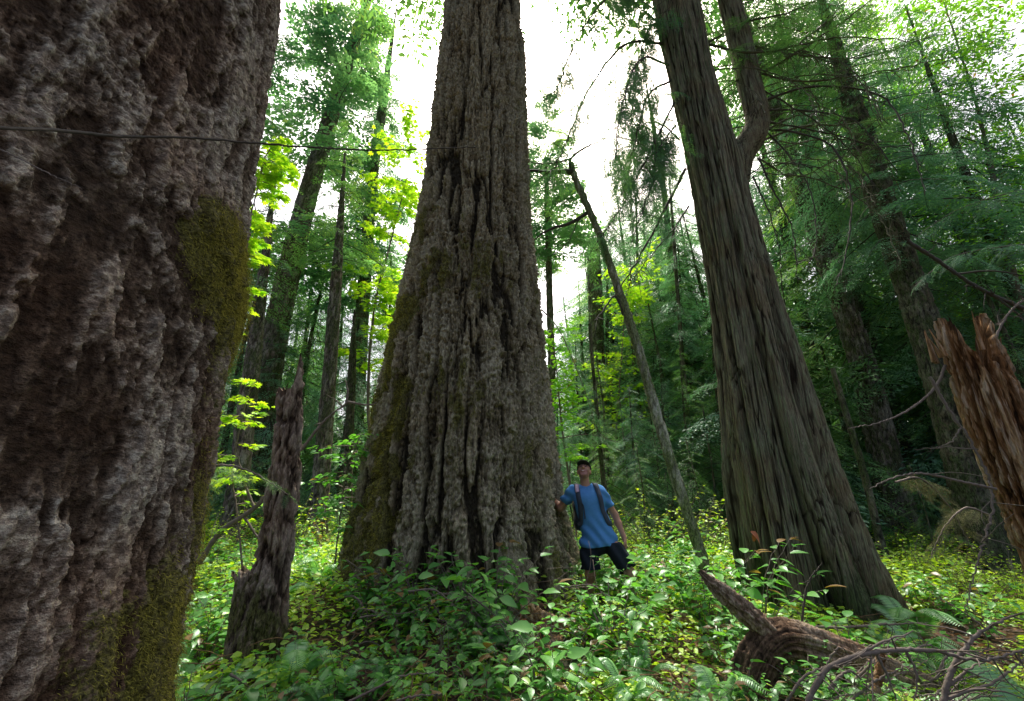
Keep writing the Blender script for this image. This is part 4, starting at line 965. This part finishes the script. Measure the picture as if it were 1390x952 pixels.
def fallen_log():
    D = 3.7; root0 = P(1010, 985, D)
    root = thing('fallen_log', (root0[0], D, G(root0[0], D)), 'arched broken log with peeling bark and a torn tip in the lower right', 'log')
    q = lambda x, y, w, d=0: [*P(x, y, D+d), w*PW(x, y, D)/2*.82]
    V, Q, h, mo = trunk([q(1000, 1010, 74), q(1012, 950, 66), q(1030, 895, 58), q(1056, 868, 54), q(1100, 876, 56, .05), q(1150, 898, 62, .1), q(1205, 926, 66, .15), q(1270, 958, 70, .2), q(1350, 1000, 72, .3)], 120, 320,
                        disp_along(.020, 11, 5, 1.0))
    h = h*(.35+.65*ss(V[:, 0], P(1050, 870, D)[0], P(1110, 870, D)[0]))
    obj('trunk', mesh('trunk', V, Q, None, M_LOG, {'h': h, 'moss': mo}), root)
    V, Q, h, mo = trunk([q(1062, 872, 34), q(1030, 846, 32), q(1000, 820, 27), q(972, 796, 20), q(950, 776, 5)], 70, 160, disp_along(.02, 5, 8))
    obj('torn_tip', mesh('torn_tip', V, Q, None, M_LOG, {'h': h, 'moss': mo*0}), root)
fallen_log()
def chunk(name, label, px, py, D, L, w, rz, mat, seed):
    p = P(px, py, D); p[2] = max(p[2]*0+G(p[0], D)+w*.7, G(p[0], D)); d = np.array([math.cos(rz), 0, math.sin(rz)])*L/2
    path = [[*(p-d), w*.3], [*(p-d*.7), w], [*(p), w*.95], [*(p+d*.7), w*.7], [*(p+d), w*.12]]
    V, Q, h, mo = trunk(path, 50, 90, disp_along(w*.5, 4, seed)); o = bpy.data.objects.new(name, mesh(name, V, Q, None, mat, {'h': h, 'moss': mo*0}))
    o.data.transform(Matrix.Translation(-Vector(p))); o.location = p; link(o); tag(o, label, 'wood piece')
chunk('wood_chunk', 'raw orange chunk of rotten wood among leaves left of the fallen log', 938, 848, 5.1, .30, .05, R(-35), M_ROT, 3)
chunk('wood_chunk', 'reddish crumbling wood under twigs at the foot of the giant fir', 735, 872, 4.45, .5, .09, R(-14), M_ROT, 5)
def dead_leaf():
    p = P(1019, 722, 5.05); g = Geo()
    place(g, leaf_oval(4, .5, .5, .6), np.array([p, p+[.01, 0, -.03]]), np.array([[.8, -.2, -.6], [.5, .2, -.9]]), np.array([[.3, -.8, .5], [-.3, -.8, .4]]), np.array([.15, .11]), np.array([.4, .7]))
    o = bpy.data.objects.new('dead_leaf', g.mesh('dead_leaf', M_DEADORANGE)); o.data.transform(Matrix.Translation(-Vector(p))); o.location = p; link(o)
    tag(o, 'curled rust-brown dead leaf caught on the salal beside the cedar foot', 'dead leaf')
dead_leaf()
def litter_red():
    g = Geo(); r = np.random.default_rng(3)
    for i in range(90):
        c = P(r.normal(718, 26), r.normal(862, 12), 4.05); a = unit(r.normal(0, 1, 3)+[0, 0, -.7]); tube(g, [c, c+a*r.uniform(.03, .1)], (.004, .002), 4, 3)
    o = bpy.data.objects.new('dead_fir_spray', g.mesh('dead_fir_spray', M_DEADORANGE)); link(o); tag(o, 'rust-red dead needle spray hanging on the mound', 'dead foliage')
litter_red()

# ================================================================== HIKER
def surface_nets(F, org, h):
    S = F < 0; nx, ny, nz = F.shape
    c = np.zeros((nx-1, ny-1, nz-1), int)
    cs = [(a, b, d) for a in (0, 1) for b in (0, 1) for d in (0, 1)]
    for a, b, d in cs: c += S[a:nx-1+a, b:ny-1+b, d:nz-1+d]
    act = (c > 0) & (c < 8); idx = -np.ones(act.shape, int); I = np.argwhere(act); idx[act] = np.arange(len(I))
    acc = np.zeros((len(I), 3)); cnt = np.zeros(len(I))
    for a in cs:
        for ax in range(3):
            if a[ax]: continue
            b = list(a); b[ax] = 1
            fa = F[I[:, 0]+a[0], I[:, 1]+a[1], I[:, 2]+a[2]]; fb = F[I[:, 0]+b[0], I[:, 1]+b[1], I[:, 2]+b[2]]
            m = (fa < 0) != (fb < 0); t = np.where(m, fa/np.where(m, fa-fb, 1), 0)
            p = np.array(a, float)+t[:, None]*(np.array(b)-np.array(a)); acc += p*m[:, None]; cnt += m
    V = (I+acc/cnt[:, None])*h+org; Q = []
    for ax in range(3):
        o1, o2 = [(1, 2), (2, 0), (0, 1)][ax]
        sl = [slice(0, nx-1), slice(0, ny-1), slice(0, nz-1)]
        A = S[tuple(slice(0, s-1) if k == ax else slice(1, s-1) for k, s in enumerate(F.shape))]
        B = S[tuple(slice(1, s) if k == ax else slice(1, s-1) for k, s in enumerate(F.shape))]
        E = np.argwhere(A != B); sgn = A[tuple(E.T)]
        E = E+np.array([0 if k == ax else 1 for k in range(3)])
        e1 = np.zeros(3, int); e1[o1] = 1; e2 = np.zeros(3, int); e2[o2] = 1
        q = np.stack([idx[tuple((E-e1-e2).T)], idx[tuple((E-e2).T)], idx[tuple(E.T)], idx[tuple((E-e1).T)]], 1)
        q[~sgn] = q[~sgn][:, ::-1]; Q.append(q)
    return V, np.concatenate(Q)
def cone_d(p, a, b, ra, rb):
    a = np.array(a, float); b = np.array(b, float); ab = b-a
    t = np.clip(((p-a)@ab)/ab.dot(ab), 0, 1)
    return np.linalg.norm(p-(a+t[..., None]*ab), axis=-1)-(ra+(rb-ra)*t)
def ell_d(p, c, r, M=None):
    q = p-np.array(c, float)
    if M is not None: q = q@M
    r = np.array(r, float); k0 = np.linalg.norm(q/r, axis=-1); k1 = np.linalg.norm(q/(r*r), axis=-1)
    return k0*(k0-1)/np.maximum(k1, 1e-6)
def smin(a, b, k):
    h = np.clip(.5+.5*(b-a)/k, 0, 1); return b*(1-h)+a*h-k*h*(1-h)
def grid_sdf(fn, lo, hi, h):
    ax = [np.arange(l, u, h) for l, u in zip(lo, hi)]
    P_ = np.stack(np.meshgrid(*ax, indexing='ij'), -1)
    return surface_nets(fn(P_), np.array(lo), h)

def hiker():
    D = 5.45; ox = P(808, 700, D)[0]; gz = G(ox, D)+.0
    oz = P(800, 620, D)[2]-1.80                               # feet height that puts the cap where it is seen
    root = thing('person', (ox, D, oz), 'hiker in blue t-shirt, dark shorts and cap looking up beside the giant fir', 'person')
    # joints (x right, y away, z up)
    nk = np.array([-.095, .01, 1.46]); ch = np.array([-.07, .0, 1.22]); pv = np.array([.02, .0, .93])
    shL = np.array([-.265, .02, 1.385]); elL = np.array([-.40, .13, 1.20]); wrL = np.array([-.455, .34, 1.29])
    shR = np.array([.085, .0, 1.38]); elR = np.array([.245, .05, 1.12]); wrR = np.array([.315, -.03, .885])
    hipL = np.array([-.08, .0, .90]); knL = np.array([-.10, -.04, .50]); anL = np.array([-.13, .05, .09])
    hipR = np.array([.115, .0, .90]); knR = np.array([.325, -.17, .52]); anR = np.array([.37, -.03, .12])
    hc = np.array([-.108, -.005, 1.622])                         # head centre
    pit, yaw = R(36), R(-14)
    Rx = np.array([[1, 0, 0], [0, math.cos(pit), math.sin(pit)], [0, -math.sin(pit), math.cos(pit)]])
    Rz = np.array([[math.cos(yaw), -math.sin(yaw), 0], [math.sin(yaw), math.cos(yaw), 0], [0, 0, 1]])
    Mh = Rz@Rx                                                # local head axes -> body; face looks along -y
    H = lambda x, y, z: hc+Mh@np.array([x, y, z])
    def hand(F, p, wr, d, pal, side, curl):
        """palm, four unequal fingers with a knuckle bend, thumb off the side. d along the hand, pal towards the palm side"""
        d = d/np.linalg.norm(d); pal = pal-d*pal.dot(d); pal /= np.linalg.norm(pal); s = np.cross(d, pal)*side
        F = smin(F, cone_d(p, wr, wr+d*.035, .024, .026), .02)
        for k, (o, l) in enumerate(((-.030, .070), (-.010, .080), (.010, .075), (.029, .060))):
            b = wr+d*.095+s*o; F = smin(F, cone_d(p, wr+d*.03+s*o*.6, b, .017, .0125), .012)
            m = b+d*l*.5*math.cos(curl)+pal*l*.5*math.sin(curl)+s*o*.12
            e = m+d*l*.5*math.cos(curl*2.2)+pal*l*.5*math.sin(curl*2.2)
            F = np.minimum(F, np.minimum(cone_d(p, b, m, .0105, .0098), cone_d(p, m, e, .0098, .008)))
        t0 = wr+d*.035-s*.024; t1 = t0+d*.032-s*.026+pal*.012; t2 = t1+d*.030-s*.008+pal*.012
        return smin(F, np.minimum(cone_d(p, t0, t1, .015, .012), cone_d(p, t1, t2, .0118, .009)), .006)
    def body(p):
        F = cone_d(p, nk-[0, 0, .04], hc-[0, -.01, .05], .056, .054)
        F = smin(F, cone_d(p, ch+[0, .01, 0], pv+[0, .01, 0], .085, .085), .05); F = smin(F, cone_d(p, shL*.8+nk*.2, shR*.8+nk*.2, .05, .05), .04)
        for a, b, c, w in ((shL, elL, wrL, 1), (shR, elR, wrR, 1)):
            F = smin(F, cone_d(p, a, b, .052, .040), .03); F = smin(F, cone_d(p, b, b*.6+c*.4, .041, .040), .02); F = smin(F, cone_d(p, b*.6+c*.4, c, .040, .026), .02)
        for a, b, c in ((hipL, knL, anL), (hipR, knR, anR)):
            F = smin(F, cone_d(p, a, b, .074, .058), .03); F = smin(F, ell_d(p, b+[0, -.012, 0], (.055, .055, .06)), .02)
            m = b*.65+c*.35+np.array([0, .02, 0]); F = smin(F, cone_d(p, b, m, .052, .058), .03); F = smin(F, cone_d(p, m, c, .056, .036), .03)
            F = smin(F, cone_d(p, c, c+[.0, -.14, -.05], .040, .032), .03)
        F = hand(F, p, wrR, np.array([.12, -.25, -1.]), np.array([-1, .2, .1]), 1, .45)
        F = hand(F, p, wrL, np.array([-.25, .75, .65]), np.array([-1., .1, .3]), -1, .25)
        # head
        F = smin(F, ell_d(p, H(0, .012, .035), (.075, .094, .088), Mh), .02)
        F = smin(F, ell_d(p, H(0, -.012, -.025), (.060, .074, .082), Mh), .03)
        F = smin(F, cone_d(p, H(-.018, -.056, -.092), H(.018, -.056, -.092), .022, .022), .03)
        F = smin(F, cone_d(p, H(0, -.084, .012), H(0, -.106, -.020), .009, .014), .012)      # nose
        for s in (-1, 1):
            F = smin(F, ell_d(p, H(s*.015, -.097, -.022), (.009, .010, .008), Mh), .006)
            F = smin(F, cone_d(p, H(s*.012, -.084, .028), H(s*.042, -.074, .027), .008, .008), .012)  # brow
            F = smin(F, ell_d(p, H(s*.043, -.058, -.022), (.018, .018, .016), Mh), .02)            # cheek
            F = -smin(-F, ell_d(p, H(s*.029, -.091, .009), (.015, .010, .008), Mh), .008)          # eye socket
            F = smin(F, ell_d(p, H(s*.029, -.074, .009), (.012, .012, .012), Mh), .003)
            F = smin(F, ell_d(p, H(s*.077, .012, -.004), (.010, .021, .032), Mh), .006)            # ear
        F = smin(F, cone_d(p, H(-.020, -.086, -.052), H(.020, -.086, -.052), .007, .007), .006)   # lips
        F = smin(F, cone_d(p, H(-.015, -.084, -.064), H(.015, -.084, -.064), .007, .007), .006)
        return F
    V, Q = grid_sdf(body, (-.62, -.36, 0.0), (.52, .56, 1.80), .0068)
    Lh = (V-hc)@Mh                                            # to head axes
    face = V[:, 2] > 1.45
    lips = face & (np.abs(Lh[:, 0]) < .027) & (Lh[:, 1] < -.070) & (np.abs(Lh[:, 2]+.058+.15*0) < .0105)
    teeth = face & (np.abs(Lh[:, 0]) < .020) & (Lh[:, 1] < -.070) & (np.abs(Lh[:, 2]+.0575) < .0040)
    eye = face & (np.abs(np.abs(Lh[:, 0])-.029) < .012) & (np.abs(Lh[:, 2]-.009) < .0065) & (Lh[:, 1] < -.07)
    brow = face & (np.abs(np.abs(Lh[:, 0])-.029) < .020) & (np.abs(Lh[:, 2]-.028) < .0055) & (Lh[:, 1] < -.06)
    beard = face & (Lh[:, 2] < -.035) & (Lh[:, 1] < -.0) & (Lh[:, 2] > -.125)
    k = np.full(len(V), .5)+.12*(fbm(V*18, 2, 3)-.5); k[beard] -= .14; k[lips] = .30; k[teeth] = .95; k[brow] = .08; k[eye] = .05
    m, nt = newmat('skin'); col = ramp(nt, [(0, (.015, .01, .008)), (.12, (.06, .035, .025)), (.3, (.30, .13, .105)), (.5, (.42, .22, .14)), (.7, (.48, .27, .18)), (1, (.75, .72, .66))], attr(nt, 'tone'))
    pr = N(nt, 'ShaderNodeBsdfPrincipled'); nt.links.new(col, pr.inputs['Base Color']); pr.inputs['Roughness'].default_value = .55; pr.inputs['Subsurface Weight'].default_value = .08; pr.inputs['Subsurface Scale'].default_value = .01
    out(nt, pr.outputs[0])
    obj('body', mesh('body', V, Q, None, m, {'tone': k}), root, False)
    M_SHIRT = plain('blue_knit', (.065, .20, .43), (.10, .28, .57), 25, .9, .1, .25); M_SHORT = plain('dark_cloth', (.014, .018, .024), (.026, .032, .042), 30, .9, .1, .2)
    M_CAP = plain('cap_cloth', (.018, .02, .018), (.035, .038, .033), 60, .9, .1); M_STRAP = plain('strap_webbing', (.035, .045, .065), (.07, .085, .11), 90, .85, .15)
    M_PINK = plain('strap_patch', (.32, .24, .33), (.42, .32, .42), 60); M_HAIR = plain('hair', (.02, .014, .01), (.05, .035, .025), 120)
    M_SHOE = plain('shoe', (.05, .045, .04), (.11, .10, .09), 40)
    def torso(p, o):
        w = .018*(vnoise((p*np.array([7, 7, 5.])).reshape(-1, 3), 3).reshape(p.shape[:-1])-.5)+.012*np.sin(p[..., 2]*38+p[..., 0]*26+3*np.sin(p[..., 0]*9))*np.exp(-((p[..., 2]-.90)/.16)**2)
        q = p.copy(); q[..., 1] = q[..., 1]*1.28
        ce = lambda c: np.array([c[0], c[1]*1.28, c[2]])
        F = smin(cone_d(q, ce(ch+[0, 0, .03]), ce(np.array([-.02, 0, 1.02])), .168, .160), cone_d(q, ce(np.array([-.0, 0, 1.02])), ce(np.array([.02, .0, .83])), .160, .220), .05)
        for s in (-1, 1): F = smin(F, ell_d(q, ce(ch+[s*.085, -.03, .09]), (.09, .10, .08)), .06)
        F = smin(F, cone_d(q, ce(shL*.88+nk*.12), ce(shR*.88+nk*.12), .066, .066), .06)
        F = smin(F, cone_d(q, ce(nk-[0, 0, .05]), ce(nk-[0, 0, .03]), .075, .066), .04)
        return F*.85-o+w
    def shirt(p):
        F = torso(p, .006)
        for a, b in ((shL, elL), (shR, elR)):
            e = a+(b-a)*.62; d = unit(b-a); S_ = cone_d(p, a, e+d*.05, .062, .070)+.008*np.sin(p[..., 2]*60+p[..., 0]*30); S_ = np.maximum(S_, (p-e)@d); F = smin(F, S_, .035)
            F = np.maximum(F, -(np.maximum(cone_d(p, e-d*.012, e+d*.2, .054, .056), -(p-(e-d*.03))@d)))
        hem = .785+.012*np.sin(p[..., 0]*14)
        F = np.maximum(F, hem-p[..., 2]); F = np.maximum(F, -np.maximum(torso(p, -.008), p[..., 2]-(hem+.05)))
        return np.maximum(F, -cone_d(p, nk-[0, -.006, .020], nk+[0, -.01, .1], .064, .072))       # neck opening
    V, Q = grid_sdf(shirt, (-.52, -.26, .74), (.34, .30, 1.52), .0075)
    obj('t_shirt', mesh('t_shirt', V, Q, None, M_SHIRT), root, False)
    def shorts(p):
        q = p.copy(); q[..., 1] *= 1.2
        F = cone_d(q, [0.01, 0, .86], [.02, 0, .84], .13, .150)*.9
        for a, b in ((hipL, knL), (hipR, knR)):
            d = unit(b-a); e = a+(b-a)*.90; L_ = cone_d(p, a, e+d*.06, .115, .108)+.010*np.sin(p[..., 2]*30+p[..., 0]*50); L_ = np.maximum(L_, (p-e)@d)
            F = smin(F, L_, .035); F = np.maximum(F, -np.maximum(cone_d(p, a, e+d*.2, .07, .086), -(p-(e-d*.05))@d))
        return np.maximum(F, p[..., 2]-.83)
    V, Q = grid_sdf(shorts, (-.30, -.36, .36), (.52, .26, 1.0), .008)
    obj('shorts', mesh('shorts', V, Q, None, M_SHORT), root, False)
    def cap(p):
        F = ell_d(p, H(0, .014, .050), (.088, .106, .090), Mh); L_ = (p-hc)@Mh
        F = np.maximum(F, .042+.10*(L_[..., 1]-.0)*-.1-L_[..., 2]); F = np.maximum(F, -(ell_d(p, H(0, .014, .046), (.078, .096, .082), Mh)))
        # brim: a thin curved visor
        r2 = np.sqrt((L_[..., 0]/.078)**2+((L_[..., 1]+.075)/.088)**2)-1
        z = L_[..., 2]-(.050-1.6*L_[..., 0]**2+.12*(L_[..., 1]+.08)); B = np.maximum(np.maximum(r2*.07, np.abs(z)-.005), L_[..., 1]+.070)
        return np.minimum(smin(F, B, .004), ell_d(p, H(0, .014, .142), (.009, .009, .006), Mh))
    V, Q = grid_sdf(cap, (-.27, -.25, 1.56), (.06, .16, 1.84), .004)
    obj('cap', mesh('cap', V, Q, None, M_CAP), root, False)
    def hair(p):
        L_ = (p-hc)@Mh; F = ell_d(p, H(0, .018, .02), (.079, .098, .085), Mh)
        F = np.maximum(F, L_[..., 2]-.055); F = np.maximum(F, -.045-L_[..., 2]); return np.maximum(F, -.005-L_[..., 1]+.35*np.maximum(0, .02-L_[..., 2]))
    V, Q = grid_sdf(hair, (-.24, -.16, 1.5), (.04, .16, 1.74), .005)
    obj('hair', mesh('hair', V, Q, None, M_HAIR), root, False)
    # pack and straps
    def pack(p):
        c = np.array([-.05, .235, 1.17]); q = np.abs(p-c)-np.array([.125, .075, .21])
        return np.linalg.norm(np.maximum(q, 0), axis=-1)+np.minimum(q.max(-1), 0)-.035+.01*np.sin(p[..., 2]*35)
    V, Q = grid_sdf(pack, (-.26, .08, .88), (.16, .40, 1.50), .012); bp = obj('backpack', mesh('backpack', V, Q, None, M_STRAP), root, False)
    def strap(name, pts, wd, mat, parent=root, th=.007, push=.012):
        c = smooth_path(pts, 60); F = []
        # lay the strap on the shirt front
        for i in range(60):
            p_ = c[i].copy()
            for it in range(14):
                dd = float(torso(p_[None, None, None], .006)[0, 0, 0]); g_ = np.array([float(torso((p_+e)[None, None, None], .006)[0, 0, 0])-dd for e in np.eye(3)*.004])/.004
                p_ = p_-g_/max(.2, np.linalg.norm(g_))*(dd-push*.6)
            F.append(np.concatenate([p_, g_/np.linalg.norm(g_)]))
        F = np.array(F); c = F[:, :3]; nn = F[:, 3:]; t = unit(np.gradient(c, axis=0)); s = unit(np.cross(t, nn)); g = Geo()
        V = np.stack([c-s*wd/2, c-s*wd/2+nn*th, c+s*wd/2+nn*th, c+s*wd/2], 1).reshape(-1, 3)
        i = np.arange(59)[:, None]*4; j = np.arange(4)[None]; g.add(V, np.stack([i+j, i+(j+1) % 4, i+4+(j+1) % 4, i+4+j], -1).reshape(-1, 4), [[0, 1, 2], [0, 2, 3], [236, 237, 238], [236, 238, 239]])
        return obj(name, g.mesh(name, mat), parent, False)
    s1 = strap('shoulder_strap', [(-.20, .09, 1.46), (-.21, -.02, 1.47), (-.215, -.12, 1.36), (-.205, -.15, 1.22), (-.215, -.10, 1.06), (-.20, .0, 1.0)], .058, M_STRAP, bp)
    strap('shoulder_strap', [(.00, .09, 1.46), (.015, -.02, 1.47), (.045, -.12, 1.34), (.085, -.14, 1.20), (.12, -.08, 1.05), (.13, .02, .99)], .058, M_STRAP, bp)
    strap('strap_patch', [(-.20, -.03, 1.46), (-.212, -.07, 1.42), (-.213, -.10, 1.38)], .045, M_PINK, bp, push=.030)
    strap('sternum_strap', [(-.19, -.15, 1.27), (-.165, -.16, 1.22), (-.16, -.16, 1.12), (-.165, -.16, 1.08)], .012, M_STRAP, bp, push=.02)
    for a, s in ((anL, -.02), (anR, .02)):
        def shoe(p, a=a, s=s):
            F = smin(cone_d(p, a+[0, .03, -.045], a+[s, -.17, -.065], .048, .042), cone_d(p, a+[0, .01, -.02], a+[0, .01, .03], .052, .050), .03)
            return np.maximum(F, a[2]-.105-p[..., 2])
        V, Q = grid_sdf(shoe, a-[.12, .28, .15], a+[.12, .12, .12], .008); obj('shoe', mesh('shoe', V, Q, None, M_SHOE), root, False)
hiker()

# ================================================================== LIGHT AND CAMERA
SUN_EL, SUN_AZ = R(60), R(8)
w = bpy.data.worlds.new('World'); SC.world = w; w.use_nodes = True
nt = w.node_tree; bg = nt.nodes['Background']; sk = nt.nodes.new('ShaderNodeTexSky'); sk.sky_type = 'NISHITA'
sk.sun_disc = False; sk.sun_elevation = SUN_EL; sk.sun_rotation = SUN_AZ; sk.air_density = .75; sk.dust_density = 9.0; sk.ozone_density = 1.0
nt.links.new(sk.outputs[0], bg.inputs[0]); bg.inputs[1].default_value = .33
sd = bpy.data.lights.new('sun', 'SUN'); sd.energy = 5; sd.angle = R(.5); sd.color = (1, .95, .86)
so = bpy.data.objects.new('sun', sd); COL.objects.link(so)
dv = Vector((math.sin(SUN_AZ)*math.cos(SUN_EL), math.cos(SUN_AZ)*math.cos(SUN_EL), math.sin(SUN_EL)))
so.rotation_euler = dv.to_track_quat('Z', 'Y').to_euler(); so.location = dv*60
cd = bpy.data.cameras.new('camera'); co = bpy.data.objects.new('camera', cd); COL.objects.link(co)
cd.sensor_width = 36; cd.lens = 36*FPX/1390; cd.clip_start = .05; cd.clip_end = 500
co.location = (0, 0, CAMZ); co.rotation_euler = (math.pi/2+TILT, 0, 0); SC.camera = co
SC.view_settings.view_transform = 'Standard'; SC.view_settings.look = 'None'; SC.view_settings.exposure = 0; SC.view_settings.gamma = 1
cy = SC.cycles; cy.max_bounces = 6; cy.diffuse_bounces = 4; cy.glossy_bounces = 2; cy.transmission_bounces = 4; cy.transparent_max_bounces = 4
cy.use_denoising = True; cy.sample_clamp_indirect = 6
try: cy.denoiser = 'OPENIMAGEDENOISE'; cy.denoising_input_passes = 'RGB_ALBEDO_NORMAL'
except Exception: pass
